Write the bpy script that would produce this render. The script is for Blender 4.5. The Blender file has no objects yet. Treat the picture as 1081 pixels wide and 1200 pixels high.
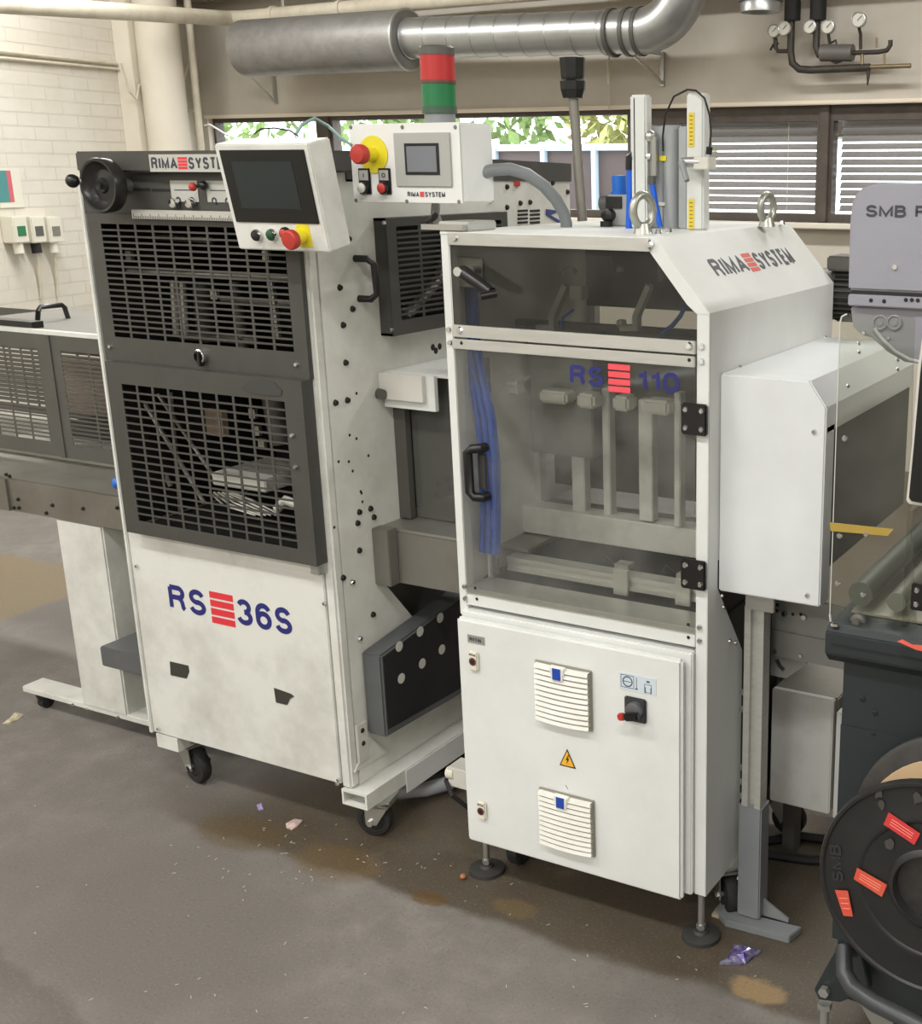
import bpy, bmesh, math, random
import numpy as np
from mathutils import Vector, Matrix
random.seed(7)
C = bpy.context.scene
COL = C.collection
# ---------------------------------------------------------------- camera (solved from the photograph's vanishing points)
YAW, PITCH, ROLL, F, PX, PY, H = -.4568, .2782, -.0011, 1410.2, 800.0, 600.0, 1.65
def cam_rows():
    f = np.array([math.sin(YAW)*math.cos(PITCH), math.cos(YAW)*math.cos(PITCH), -math.sin(PITCH)])
    r = np.array([math.cos(YAW), -math.sin(YAW), 0.0]); d = np.cross(f, r)
    c, s = math.cos(ROLL), math.sin(ROLL)
    return np.array([c*r+s*d, -s*r+c*d, f])
CM = cam_rows()
cam = bpy.data.cameras.new('camera'); co = bpy.data.objects.new('camera', cam); COL.objects.link(co)
cam.sensor_width = 36; cam.sensor_fit = 'AUTO'; cam.lens = F/1200*36
cam.shift_x = (540.5-PX)/1200; cam.shift_y = 0
cam.clip_start = .05; cam.clip_end = 200
m = Matrix(((CM[0][0], -CM[1][0], -CM[2][0], 0), (CM[0][1], -CM[1][1], -CM[2][1], 0), (CM[0][2], -CM[1][2], -CM[2][2], H), (0, 0, 0, 1)))
co.matrix_world = m
C.camera = co
# ---------------------------------------------------------------- world, lights, exposure
C.view_settings.view_transform = 'Standard'; C.view_settings.look = 'None'
C.view_settings.exposure = 0.0; C.view_settings.gamma = 1; C.view_settings.use_curve_mapping = False
w = bpy.data.worlds.new('sky'); C.world = w; w.use_nodes = True
bg = w.node_tree.nodes['Background']; bg.inputs[0].default_value = (.93, .96, 1, 1); bg.inputs[1].default_value = 5.5
def area(name, loc, sx, sy, power, col=(1, .995, .975), rot=(0, 0, 0)):
    l = bpy.data.lights.new(name, 'AREA'); l.shape = 'RECTANGLE'; l.size = sx; l.size_y = sy; l.energy = power; l.color = col
    o = bpy.data.objects.new(name, l); o.location = loc; o.rotation_euler = rot; COL.objects.link(o); return o
for lx, ly, lz, lsx, lsy, lp in ((-2.7, .3, 3.3, 1.5, .25, 48), (-.4, .3, 3.3, 1.5, .25, 48), (-5.0, .6, 3.3, 1.5, .25, 52), (-3.4, -2.2, 3.3, 1.5, .25, 55), (-.6, -2.2, 3.3, 1.5, .25, 62), (2.0, -2.2, 3.3, 1.5, .25, 45),
        (-3.0, -5.0, 3.3, 1.5, .25, 85), (.2, -5.0, 3.3, 1.5, .25, 90), (-5.0, 4.4, 3.3, 2.2, .25, 100), (-1.4, 4.4, 3.3, 2.2, .25, 75), (2.0, 2.0, 3.3, .25, 2.2, 90)):  # none in view; rows behind the camera added to light the cabinet inside
    area('unseen_ceiling_lamp', (lx, ly, lz), lsx, lsy, lp)
# ---------------------------------------------------------------- geometry helpers
def at(px, py, X=None, Y=None, Z=None, pl=None):
    """world point seen at a pixel of the photograph, on a real plane of the scene"""
    d = CM.T @ np.array([(px-PX)/F, (py-PY)/F, 1.0]); o = np.array([0, 0, H])
    if X is not None: t = X/d[0]
    elif Y is not None: t = Y/d[1]
    elif Z is not None: t = (Z-H)/d[2]
    else: t = (np.dot(np.array(pl[0])-o, pl[1]))/np.dot(d, pl[1])
    return Vector(o+d*t)
V = Vector
ORG = {}
class MB:
    def __init__(s): s.v = []; s.f = []
    def add(s, vs, fs):
        b = len(s.v); s.v += [tuple(x) for x in vs]; s.f += [tuple(i+b for i in f) for f in fs]; return s
    def fbox(s, o, u, v, n, a0, a1, b0, b1, c0, c1):
        P = [o+u*a+v*b+n*c for c in (c0, c1) for b in (b0, b1) for a in (a0, a1)]
        fs = [(0, 2, 3, 1), (4, 5, 7, 6), (0, 1, 5, 4), (2, 6, 7, 3), (0, 4, 6, 2), (1, 3, 7, 5)]
        if u.cross(v).dot(n) < 0: fs = [f[::-1] for f in fs]
        return s.add(P, fs)
    def box(s, x0, x1, y0, y1, z0, z1):
        return s.fbox(V((0, 0, 0)), V((1, 0, 0)), V((0, 1, 0)), V((0, 0, 1)), min(x0, x1), max(x0, x1), min(y0, y1), max(y0, y1), min(z0, z1), max(z0, z1))
    def prism(s, pts, ext):
        ext = V(ext); n = len(pts); pts = [V(p) for p in pts]
        nn = V((0, 0, 0))
        for i in range(n): nn += pts[i].cross(pts[(i+1) % n])
        if nn.dot(ext) > 0: pts = pts[::-1]
        vs = pts+[p+ext for p in pts]
        return s.add(vs, [tuple(range(n)), tuple(range(2*n-1, n-1, -1))]+[(i, i+n, (i+1) % n+n, (i+1) % n) for i in range(n)])
    def cyl(s, a, b, r, n=16, r2=None, cap=True):
        a = V(a); b = V(b); r2 = r if r2 is None else r2
        d = (b-a).normalized(); t = V((0, 0, 1)) if abs(d.z) < .9 else V((1, 0, 0))
        u = d.cross(t).normalized(); v = d.cross(u)
        vs = []
        for p, q in ((a, r), (b, r2)):
            vs += [p+(u*math.cos(2*math.pi*i/n)+v*math.sin(2*math.pi*i/n))*q for i in range(n)]
        fs = [(i, (i+1) % n, n+(i+1) % n, n+i) for i in range(n)]
        if cap: fs += [tuple(range(n-1, -1, -1)), tuple(range(n, 2*n))]
        return s.add(vs, fs)
    def tube(s, pts, r, n=10, closed=False):
        pts = [V(p) for p in pts]; k = len(pts); rings = []; up = V((0, 0, 1))
        prev = None
        for i, p in enumerate(pts):
            d = (pts[min(i+1, k-1)]-pts[max(i-1, 0)]).normalized()
            if prev is None:
                t = up if abs(d.z) < .9 else V((1, 0, 0)); u = d.cross(t).normalized()
            else: u = (prev-d*prev.dot(d)).normalized()
            v = d.cross(u); prev = u
            rr = r[i] if isinstance(r, (list, tuple)) else r
            rings.append([p+(u*math.cos(2*math.pi*j/n)+v*math.sin(2*math.pi*j/n))*rr for j in range(n)])
        vs = [q for R in rings for q in R]; fs = []
        for i in range(k-1):
            for j in range(n): fs.append((i*n+j, i*n+(j+1) % n, (i+1)*n+(j+1) % n, (i+1)*n+j))
        fs += [tuple(range(n-1, -1, -1)), tuple(range((k-1)*n, k*n))]
        return s.add(vs, fs)
    def lathe(s, o, ax, prof, n=32):
        o = V(o); ax = V(ax).normalized(); t = V((0, 0, 1)) if abs(ax.z) < .9 else V((1, 0, 0))
        u = ax.cross(t).normalized(); v = ax.cross(u)
        vs = []; k = len(prof)
        for h, r in prof:
            vs += [o+ax*h+(u*math.cos(2*math.pi*i/n)+v*math.sin(2*math.pi*i/n))*max(r, 1e-5) for i in range(n)]
        fs = []
        for q in range(k-1):
            for i in range(n): fs.append((q*n+i, q*n+(i+1) % n, (q+1)*n+(i+1) % n, (q+1)*n+i))
        return s.add(vs, fs)
    def ball(s, c, r, n=14, sc=(1, 1, 1)):
        c = V(c); prof = [(-r*math.cos(math.pi*i/8), r*math.sin(math.pi*i/8)) for i in range(9)]
        b = len(s.v); s.lathe((0, 0, 0), (0, 0, 1), prof, n)
        for i in range(b, len(s.v)): q = s.v[i]; s.v[i] = (c.x+q[0]*sc[0], c.y+q[1]*sc[1], c.z+q[2]*sc[2])
        return s
    def build(s, name, mat, parent=None, bev=0, smooth=None, kind=None, label=None, org=None):
        vs = [V(x) for x in s.v]
        if org is None:
            lo = [min(v[i] for v in vs) for i in range(3)]; hi = [max(v[i] for v in vs) for i in range(3)]
            org = V([(a+b)/2 for a, b in zip(lo, hi)])
            if parent is None: org.z = lo[2]
        org = V(org)
        me = bpy.data.meshes.new(name); me.from_pydata([v-org for v in vs], [], s.f); me.materials.append(mat); me.update()
        bm = bmesh.new(); bm.from_mesh(me); bmesh.ops.recalc_face_normals(bm, faces=bm.faces)
        if bev:
            ed = [e for e in bm.edges if len(e.link_faces) == 2 and e.calc_face_angle(0) > .6]
            bmesh.ops.bevel(bm, geom=ed, offset=bev, segments=2, affect='EDGES', clamp_overlap=True)
        if smooth:
            for f in bm.faces: f.smooth = True
            for e in bm.edges:
                if len(e.link_faces) == 2 and e.calc_face_angle(0) > .7: e.smooth = False
        bm.to_mesh(me); bm.free()
        o = bpy.data.objects.new(name, me); COL.objects.link(o)
        if parent is not None: o.parent = parent; o.location = org-ORG[parent]
        else: o.location = org
        ORG[o] = org
        if kind: o['kind'] = kind
        if label: o['label'] = label
        return o
def thing(name, label, cat, loc, group=None):
    o = bpy.data.objects.new(name, None); COL.objects.link(o); o.location = V(loc); o.empty_display_size = .1
    o['label'] = label; o['category'] = cat; ORG[o] = V(loc)
    if group: o['group'] = group
    return o
def tag(o, label, cat, group=None, kind=None):
    o['label'] = label; o['category'] = cat
    if group: o['group'] = group
    if kind: o['kind'] = kind
    return o
def copytree(o, parent=None, delta=None, label=None):
    c = o.copy(); COL.objects.link(c)
    if parent: c.parent = parent
    if delta: c.location = o.location+V(delta)
    if label: c['label'] = label
    for ch in list(o.children): copytree(ch, c)
    ORG[c] = ORG[o]+(V(delta) if delta else V((0, 0, 0)))
    return c
def inst(src, delta, parent=None):
    c = src.copy(); COL.objects.link(c); c.location = src.location+V(delta); ORG[c] = ORG[src]+V(delta); return c
X1, Y1, Z1 = V((1, 0, 0)), V((0, 1, 0)), V((0, 0, 1))
# ---------------------------------------------------------------- materials
def lin(h):
    h = h.lstrip('#'); c = [int(h[i:i+2], 16)/255 for i in (0, 2, 4)]
    return tuple(x/12.92 if x <= .04045 else ((x+.055)/1.055)**2.4 for x in c)+(1,)
MATS = {}
def mat(name, col, rough=.5, metal=0, dirt=None, amt=.5, scale=6, bump=0, bscale=200, emit=0, stretch=None, spec=None, coat=0):
    if name in MATS: return MATS[name]
    m = bpy.data.materials.new(name); m.use_nodes = True; nt = m.node_tree; p = nt.nodes['Principled BSDF']
    p.inputs['Base Color'].default_value = lin(col); p.inputs['Roughness'].default_value = rough; p.inputs['Metallic'].default_value = metal
    if spec is not None: p.inputs['Specular IOR Level'].default_value = spec
    g = nt.nodes.new('ShaderNodeNewGeometry'); src = g.outputs['Position']
    if stretch:
        mp = nt.nodes.new('ShaderNodeMapping'); mp.inputs['Scale'].default_value = stretch; nt.links.new(src, mp.inputs[0]); src = mp.outputs[0]
    if dirt:
        n = nt.nodes.new('ShaderNodeTexNoise'); n.inputs['Scale'].default_value = scale; n.inputs['Detail'].default_value = 8; n.inputs['Roughness'].default_value = .65
        nt.links.new(src, n.inputs['Vector'])
        r = nt.nodes.new('ShaderNodeValToRGB'); r.color_ramp.elements[0].position = .42; r.color_ramp.elements[1].position = .78
        r.color_ramp.elements[0].color = (0, 0, 0, 1); r.color_ramp.elements[1].color = (amt, amt, amt, 1)
        nt.links.new(n.outputs[0], r.inputs[0])
        mx = nt.nodes.new('ShaderNodeMix'); mx.data_type = 'RGBA'
        mx.inputs['A'].default_value = lin(col); mx.inputs['B'].default_value = lin(dirt)
        nt.links.new(r.outputs[0], mx.inputs['Factor']); nt.links.new(mx.outputs['Result'], p.inputs['Base Color'])
    if bump:
        n2 = nt.nodes.new('ShaderNodeTexNoise'); n2.inputs['Scale'].default_value = bscale; n2.inputs['Detail'].default_value = 3
        nt.links.new(src, n2.inputs['Vector'])
        b = nt.nodes.new('ShaderNodeBump'); b.inputs['Strength'].default_value = bump; b.inputs['Distance'].default_value = .002
        nt.links.new(n2.outputs[0], b.inputs['Height']); nt.links.new(b.outputs[0], p.inputs['Normal'])
    if emit: p.inputs['Emission Color'].default_value = lin(col); p.inputs['Emission Strength'].default_value = emit
    MATS[name] = m; return m
def glass(name, tint, haze=.06, hazecol='#8a8a85', gl=.08, smudge=0):
    m = bpy.data.materials.new(name); m.use_nodes = True; nt = m.node_tree; nt.nodes.clear()
    out = nt.nodes.new('ShaderNodeOutputMaterial'); tr = nt.nodes.new('ShaderNodeBsdfTransparent'); tr.inputs[0].default_value = lin(tint)
    di = nt.nodes.new('ShaderNodeBsdfDiffuse'); di.inputs[0].default_value = lin(hazecol)
    gs = nt.nodes.new('ShaderNodeBsdfGlossy'); gs.inputs['Roughness'].default_value = .04
    m1 = nt.nodes.new('ShaderNodeMixShader'); m1.inputs[0].default_value = haze
    if smudge:
        n = nt.nodes.new('ShaderNodeTexNoise'); n.inputs['Scale'].default_value = 7; n.inputs['Detail'].default_value = 7
        g = nt.nodes.new('ShaderNodeNewGeometry'); nt.links.new(g.outputs['Position'], n.inputs['Vector'])
        mr = nt.nodes.new('ShaderNodeMapRange'); mr.inputs['From Min'].default_value = .4; mr.inputs['From Max'].default_value = .75
        mr.inputs['To Min'].default_value = haze; mr.inputs['To Max'].default_value = haze+smudge
        nt.links.new(n.outputs[0], mr.inputs[0]); nt.links.new(mr.outputs[0], m1.inputs[0])
    nt.links.new(tr.outputs[0], m1.inputs[1]); nt.links.new(di.outputs[0], m1.inputs[2])
    fr = nt.nodes.new('ShaderNodeFresnel'); fr.inputs[0].default_value = 1.45
    mm = nt.nodes.new('ShaderNodeMath'); mm.operation = 'ADD'; mm.inputs[1].default_value = gl-.04; nt.links.new(fr.outputs[0], mm.inputs[0]); mm.use_clamp = True
    gb = nt.nodes.new('ShaderNodeNewGeometry'); iv = nt.nodes.new('ShaderNodeMath'); iv.operation = 'SUBTRACT'; iv.inputs[0].default_value = 1; nt.links.new(gb.outputs['Backfacing'], iv.inputs[1])
    mu = nt.nodes.new('ShaderNodeMath'); mu.operation = 'MULTIPLY'; nt.links.new(mm.outputs[0], mu.inputs[0]); nt.links.new(iv.outputs[0], mu.inputs[1])   # surface gloss once per sheet, no internal reflection
    m2 = nt.nodes.new('ShaderNodeMixShader'); nt.links.new(mu.outputs[0], m2.inputs[0])
    nt.links.new(m1.outputs[0], m2.inputs[1]); nt.links.new(gs.outputs[0], m2.inputs[2]); nt.links.new(m2.outputs[0], out.inputs[0])
    return m
WHITE = mat('white_enamel', '#dddfdc', .38, 0, '#b9b8ac', .35, 3.2, .03, 300)
WHITED = mat('worn_white_paint', '#d8d8d1', .45, 0, '#8f8c80', .55, 5.5, .05, 200)
DOORW = mat('door_white', '#e0e2df', .36, 0, '#c0c1ba', .4, 4, .03, 300)
SIDEW = mat('side_white', '#dbddda', .4, 0, '#bdbfba', .4, 3)
BOXW = mat('cover_white', '#dcdfe0', .34, 0, '#c5c6c2', .4, 3)
DARK = mat('dark_grey_metal', '#464541', .5, .15, '#53514c', .5, 12, .06, 260)
DARK2 = mat('anthracite_metal', '#55544f', .5, .2, '#66635c', .5, 10)
DARKC = mat('grey_chute_paint', '#5f6162', .45, .1, '#4f5050', .5, 8)
BLACK = mat('black_plastic', '#141414', .35)
BLACKM = mat('matt_black', '#1b1b1a', .7)
RUBBER = mat('black_rubber', '#1f1e1d', .75, 0, '#3a3834', .5, 30)
ALU = mat('brushed_aluminium', '#c9c9c3', .38, .55, '#a9a8a0', .5, 10, .03, 300, stretch=(1, 1, 8))
STEEL = mat('steel_plate', '#a4a29b', .4, .65, '#7d776a', .6, 6)
STEELD = mat('aged_steel', '#8a877f', .45, .6, '#625c50', .6, 5)
CHROME = mat('chrome', '#d8d8d8', .15, 1)
ZINC = mat('zinc', '#b9b9b4', .35, .8)
GREYP = mat('grey_painted_steel', '#85888a', .45, .1, '#73767a', .4, 6)
NAVY = mat('navy_print', '#23276f', .5)
REDP = mat('red_print', '#d6333d', .5)
INK = mat('dark_print', '#3a3b45', .5)
LOGOG = mat('grey_print', '#55565c', .5)
REDB = mat('red_plastic', '#b3362d', .5)
YEL = mat('yellow_plastic', '#dccd24', .5)
BLUE = mat('blue_plastic', '#1c66c0', .4)
BLUEH = mat('blue_hose', '#0f5ccf', .4)
PURP = mat('lilac_grey_enamel', '#8f8f98', .4, 0, '#9b9ba3', .5, 3)
SLATE = mat('slate_paint', '#2b3133', .45, .1, '#232829', .5, 4)
CREAM = mat('cream_paint', '#dad3c4', .75, 0, '#bdb39d', .5, 1.6, .15, 60)
CREAMP = mat('pipe_cream', '#cfc7b4', .6, 0, '#9c917a', .6, 6)
GALV = mat('galvanised_duct', '#a9aaa8', .35, .75, '#8c8d8c', .6, 8)
INSUL = mat('foil_lagging', '#8a8885', .5, .5, '#6c6863', .7, 9, .5, 60)
BROWNF = mat('brown_window_frame', '#4b423b', .5, 0, '#6b6058', .5, 9)
SCREEN = mat('dark_screen', '#20282a', .12)
SCREENG = mat('grey_screen', '#74777d', .2)
GREEN = mat('green_lens', '#1b7040', .35)
REDL = mat('red_lens', '#b32c2c', .35)
CARD = mat('cardboard', '#c7a984', .8)
SOCK = mat('ivory_plastic', '#dcd8c8', .45)
TAPE = mat('yellow_tape', '#a58c3e', .6, 0, '#a98a35', .6, 60)
ORANGE = mat('orange_label', '#cf4f3c', .5, 0, '#c4694a', .7, 40)
PALE = mat('pale_plastic_white', '#cfcdc4', .4, 0, '#b4b1a4', .4, 10)
GL_DOOR = glass('smoky_door_glass', '#f4f4f2', .045, '#989893', .03, .18)
GL_CLEAR = glass('acrylic_guard', '#f2f3ee', .035, '#9a9a94', .03, .07)
GL_UP = glass('upper_window_glass', '#d2d2ce', .03, '#82827d', .04, .08)
GL_WIN = glass('window_glass', '#f6f8f7', .02, '#a3a39c', .05)
# floor
def floor_mat():
    m = bpy.data.materials.new('worn_concrete_floor'); m.use_nodes = True; nt = m.node_tree; p = nt.nodes['Principled BSDF']; L = nt.links
    N = nt.nodes.new
    g = N('ShaderNodeNewGeometry'); sp = N('ShaderNodeSeparateXYZ'); L.new(g.outputs['Position'], sp.inputs[0])
    def noise(s, d=6, r=.6):
        n = N('ShaderNodeTexNoise'); n.inputs['Scale'].default_value = s; n.inputs['Detail'].default_value = d; n.inputs['Roughness'].default_value = r
        L.new(g.outputs['Position'], n.inputs['Vector']); return n.outputs[0]
    def math_(op, a, b=None, c=None):
        n = N('ShaderNodeMath'); n.operation = op
        for i, x in enumerate((a, b, c)):
            if x is None: continue
            if isinstance(x, (int, float)): n.inputs[i].default_value = x
            else: L.new(x, n.inputs[i])
        return n.outputs[0]
    def ss(x, a, b, o0=0, o1=1):
        n = N('ShaderNodeMapRange'); n.interpolation_type = 'SMOOTHSTEP'; L.new(x, n.inputs[0])
        for i, q in enumerate((a, b, o0, o1)): n.inputs[i+1].default_value = q
        return n.outputs[0]
    def mix(f, a, b):
        n = N('ShaderNodeMix'); n.data_type = 'RGBA'
        if isinstance(f, (int, float)): n.inputs['Factor'].default_value = f
        else: L.new(f, n.inputs['Factor'])
        for k, q in (('A', a), ('B', b)):
            if isinstance(q, str): n.inputs[k].default_value = lin(q)
            else: L.new(q, n.inputs[k])
        return n.outputs['Result']
    x, y = sp.outputs[0], sp.outputs[1]
    n1 = noise(2.2); n2 = noise(9, 8, .7); n3 = noise(140, 3, .7); n4 = noise(1.1, 3)
    grey = mix(ss(n2, .35, .7), '#716c67', '#827d77')
    grey = mix(ss(n4, .4, .65), grey, '#68635e')
    brown = mix(ss(n1, .38, .66), '#544c41', '#4c4132')
    brown = mix(ss(n2, .55, .75), brown, '#65553a')
    wob = math_('MULTIPLY', math_('SUBTRACT', noise(5, 4), .5), .10)
    yy = math_('ADD', y, wob)
    fb = math_('MULTIPLY', ss(yy, 1.925, 1.965), ss(x, -2.75, -2.1))
    base = mix(fb, grey, brown)
    # lighter-brown dried spots
    for (cx, cy, r, st, colr) in ((-1.42, 2.01, .055, .6, '#6f5d40'), (-.805, 1.99, .06, 1.0, '#8a7350'), (-2.24, 1.975, .13, .55, '#574627'), (-1.62, 1.955, .045, .7, '#5f4520'), (-1.92, 1.975, .12, .45, '#6a5430')):
        dx = math_('SUBTRACT', x, cx); dy = math_('SUBTRACT', y, cy)
        d = math_('SQRT', math_('ADD', math_('MULTIPLY', dx, dx), math_('MULTIPLY', math_('MULTIPLY', dy, dy), 3.0)))
        d = math_('ADD', d, math_('MULTIPLY', math_('SUBTRACT', noise(22, 5), .5), .07))
        base = mix(ss(d, r*.75, r*1.25, st, 0), base, colr)
    # tan wedge of bare floor far left
    tan = math_('MULTIPLY', ss(math_('ADD', y, wob), 3.27, 3.21), ss(math_('ADD', x, wob), -4.17, -4.23))
    base = mix(tan, base, '#7a6c55')
    # darker tone in front of a slanted line
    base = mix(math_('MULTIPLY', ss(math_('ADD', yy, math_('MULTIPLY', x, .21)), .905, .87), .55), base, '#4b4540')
    # fine speckle
    base = mix(math_('MULTIPLY', ss(n3, .56, .66), .22), base, '#9b948a')
    base = mix(math_('MULTIPLY', ss(n3, .42, .34), .35), base, '#3b3733')
    L.new(base, p.inputs['Base Color'])
    L.new(ss(fb, 0, 1, .62, .42), p.inputs['Roughness'])
    b = N('ShaderNodeBump'); b.inputs['Strength'].default_value = .25; b.inputs['Distance'].default_value = .003
    L.new(n3, b.inputs['Height']); L.new(b.outputs[0], p.inputs['Normal'])
    return m
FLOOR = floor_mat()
# ---------------------------------------------------------------- the room
def struct(mb, name, m, **k): return mb.build(name, m, kind='structure', **k)
WY = 6.5
LA = V((-7.02, WY, 0)); LD = V((.215, -.977, 0)).normalized(); LN = V((LD.y*-1, LD.x, 0)).normalized()   # left wall: start, direction to the viewer, normal
if LN.x < 0: LN = -LN
LE = LA+LD*14.3
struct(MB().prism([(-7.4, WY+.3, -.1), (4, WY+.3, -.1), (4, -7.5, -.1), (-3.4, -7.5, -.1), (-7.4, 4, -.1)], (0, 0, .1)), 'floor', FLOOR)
struct(MB().prism([(-7.5, WY+.3, 3.6), (4, WY+.3, 3.6), (4, -7.5, 3.6), (-3.4, -7.5, 3.6), (-7.5, 4, 3.6)], (0, 0, .1)), 'ceiling', CREAM)
struct(MB().box(4, 4.2, -7.5, WY, 0, 3.6), 'wall_right', CREAM)
struct(MB().box(-4.0, 4, -7.7, -7.5, 0, 3.6), 'wall_front', CREAM)
wl = struct(MB().prism([LA, LE, LE-LN*.2, LA-LN*.2], (0, 0, 3.6)), 'wall_left', mat('mortar_cream', '#d6d0c3', .8, 0, '#b5ac98', .5, 3))
# painted bricks on the part of the left wall the photograph shows
BRK = mat('painted_brick', '#dad5c9', .7, 0, '#c3baa5', .5, 2.2, .2, 90)
LU = -LD
bm_src = MB().fbox(V((0, 0, 0)), LD, Z1, LN, 0, .242, 0, .069, 0, .0012).build('brick', BRK, None, bev=.002)
bme = bm_src.data; off = ORG[bm_src]; bpy.data.objects.remove(bm_src)
k = 0
for r in range(34):
    for c in range(9):
        if k >= 296: break
        s0 = .45+c*.25+(.125 if r % 2 else 0)
        o = bpy.data.objects.new('brick', bme); COL.objects.link(o); o.parent = wl
        o.location = LA+LD*s0+V((0, 0, .82+r*.076))+off-ORG[wl]+LN*random.uniform(-.0003, .0003); k += 1
# back wall with its strip window: sill 1.35, head 1.98
wx0, wx1 = -6.92, 1.0; ZS, ZL = 1.36, 1.985
bw = MB(); bw.box(-7.4, 4, WY, WY+.14, 0, ZS); bw.box(-7.4, 4, WY, WY+.14, ZL, 3.6); bw.box(-7.4, wx0, WY, WY+.14, ZS, ZL); bw.box(wx1, 4, WY, WY+.14, ZS, ZL)
wb = struct(bw, 'wall_back', mat('back_wall_paint', '#c6bfb3', .75, 0, '#a99f8e', .6, 1.4, .15, 60))
struct(MB().box(wx0, wx1, WY-.03, WY+.02, ZL-.004, ZL+.018), 'trim_1', mat('lintel_edge', '#e4d9c6', .6), bev=.004)
struct(MB().box(-7.0, 1.2, WY-.10, WY+.05, ZS-.03, ZS), 'trim_2', CREAM, bev=.005)
# windows: four lights, each with frame and pane
def px_x(px): return at(px, 200, Y=WY).x
lights = [(-6.92, px_x(371)), (px_x(385), px_x(735)), (px_x(742), px_x(957)), (px_x(968), wx1)]
for i, (a, b) in enumerate(lights):
    wn = bpy.data.objects.new('window_%d' % (i+1), None); COL.objects.link(wn); wn.location = (a, WY+.1, ZS); wn['kind'] = 'structure'; ORG[wn] = V((a, WY+.1, ZS))
    f = MB(); t = .045; TB = .03 if i < 2 else .085
    f.box(a, b, WY+.05, WY+.13, ZL-TB, ZL); f.box(a, b, WY+.05, WY+.13, ZS, ZS+.045); f.box(a, a+.02, WY+.05, WY+.13, ZS+.045, ZL-TB); f.box(b-.02, b, WY+.05, WY+.13, ZS+.045, ZL-TB)
    f.build('window_frame', BROWNF, wn)
    MB().box(a+.02, b-.02, WY+.085, WY+.091, ZS+.045, ZL-TB).build('pane', GL_WIN, wn)
for a, b in ((px_x(371), px_x(385)), (px_x(735), px_x(742)), (px_x(957), px_x(968))):
    struct(MB().box(a, b, WY+.03, WY+.14, ZS, ZL), 'trim_3', BROWNF, bev=.004)
# venetian blinds behind the two right-hand lights
SLATM = mat('blind_slat', '#8b8482', .5, 0, '#878080', .5, 5)
for i, (a, b, lab) in enumerate(((lights[2][0]+.03, lights[2][1]-.03, 'half closed venetian blind in the window beside the cylinder posts'), (lights[3][0]+.03, wx1-.04, 'half closed venetian blind in the rightmost window behind the lilac grey head'))):
    vb = thing('venetian_blind', lab, 'blind', (a, WY+.16, ZS+.04), 'window blinds')
    src = None; n = 13
    for q in range(n):
        z = ZS+.075+q*.0415
        if src is None:
            src = MB().fbox(V((a, WY+.17, z)), X1, V((0, .62, .785)), V((0, -.785, .62)), 0, b-a, -.0205, .0205, -.0006, .0006).build('slat', SLATM, vb); z0 = z
        else: inst(src, (0, 0, z-z0))
    cd = MB()
    for fx in (.18, .82):
        xx = a+(b-a)*fx; cd.cyl((xx, WY+.148, ZS+.05), (xx, WY+.148, ZL-.03), .002, 5)
    cd.build('cord', SOCK, vb); MB().box(a, b, WY+.15, WY+.19, ZL-.05, ZL-.01).build('head_rail', SLATM, vb)
# ---------------------------------------------------------------- outdoors behind the windows
struct(MB().box(-16, 8, WY+.4, 16, -.2, 0), 'ground', mat('yard_paving', '#b3aba2', .9))
fz = at(620, 173, Y=10).z
fe = thing('yard_fence', 'dark fence with pale blue rail and posts outside the window', 'fence', (-7, 10, 0))
MB().box(-13, -5.3, 9.96, 10.0, fz-.03, fz+.03).build('rail', mat('blue_white_steel', '#b9d0e2', .5), fe)
xs = [at(p, 200, Y=10).x for p in (583, 640, 699)]; dx = xs[1]-xs[0]; x = xs[0]-6*dx; ps = None
PAN = mat('fence_panel_mauve', '#54494b', .8, 0, '#453d3f', .5, 2)
while x < -5.4:
    if ps is None: ps = MB().box(x-.022, x+.022, 9.94, 10.0, 0, fz).build('post', MATS['blue_white_steel'], fe); x00 = x; pn = MB().box(x+.022, x+dx-.022, 10.0, 10.02, .02, fz-.03).build('panel', PAN, fe)
    else: inst(ps, (x-x00, 0, 0)); inst(pn, (x-x00, 0, 0))
    x += dx
LEAF = mat('leaf_green', '#7f9a58', .7, 0, '#4a6636', .8, 6); LEAF2 = mat('leaf_yellow_green', '#b6b673', .7, 0, '#7e8a4b', .8, 6)
BARK = mat('bark', '#5a4a3c', .9)
def tree(x, y, h, r, m, lab, n=750):
    t = thing('tree', lab, 'tree', (x, y, 0), 'trees outside the window')
    MB().tube([(x, y, 0), (x+.05, y, h*.4), (x-.05, y, h*.8)], [.12, .09, .04], 8).build('trunk', BARK, t)
    f = MB()
    for i in range(n):
        a = random.random()*6.28; e = math.acos(random.uniform(-1, 1)); rr = r*random.uniform(.55, 1)
        c = V((x+rr*math.sin(e)*math.cos(a)*1.1, y+rr*math.sin(e)*math.sin(a)*.7, h+rr*math.cos(e)*.8))
        u = V((random.gauss(0, 1), random.gauss(0, 1), random.gauss(0, 1))).normalized(); v = u.cross(V((random.gauss(0, 1), .3, random.gauss(0, 1)))).normalized(); s = random.uniform(.07, .13)
        f.add([c-u*s, c+v*s*.5, c+u*s, c-v*s*.5], [(0, 1, 2, 3)])
    f.build('foliage', m, t, kind='stuff')
struct(MB().box(-3.95, 3, 7.3, 7.9, 1.835, 2.2), 'trim_5', BROWNF)
tree(-14.2, 12.6, 2.2, 1.3, LEAF, 'green tree behind the fence, farthest left through the window', 380)
tree(-11.2, 12.2, 2.3, 1.3, LEAF, 'green tree seen through the window above the fence, left of the sensor pole', 420)
tree(-8.4, 11.6, 2.2, 1.2, LEAF, 'green tree seen through the window directly behind the sensor pole')
tree(-6.15, 11.7, 2.2, .85, LEAF2, 'yellowish tree seen through the window beside the cylinder posts')
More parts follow.
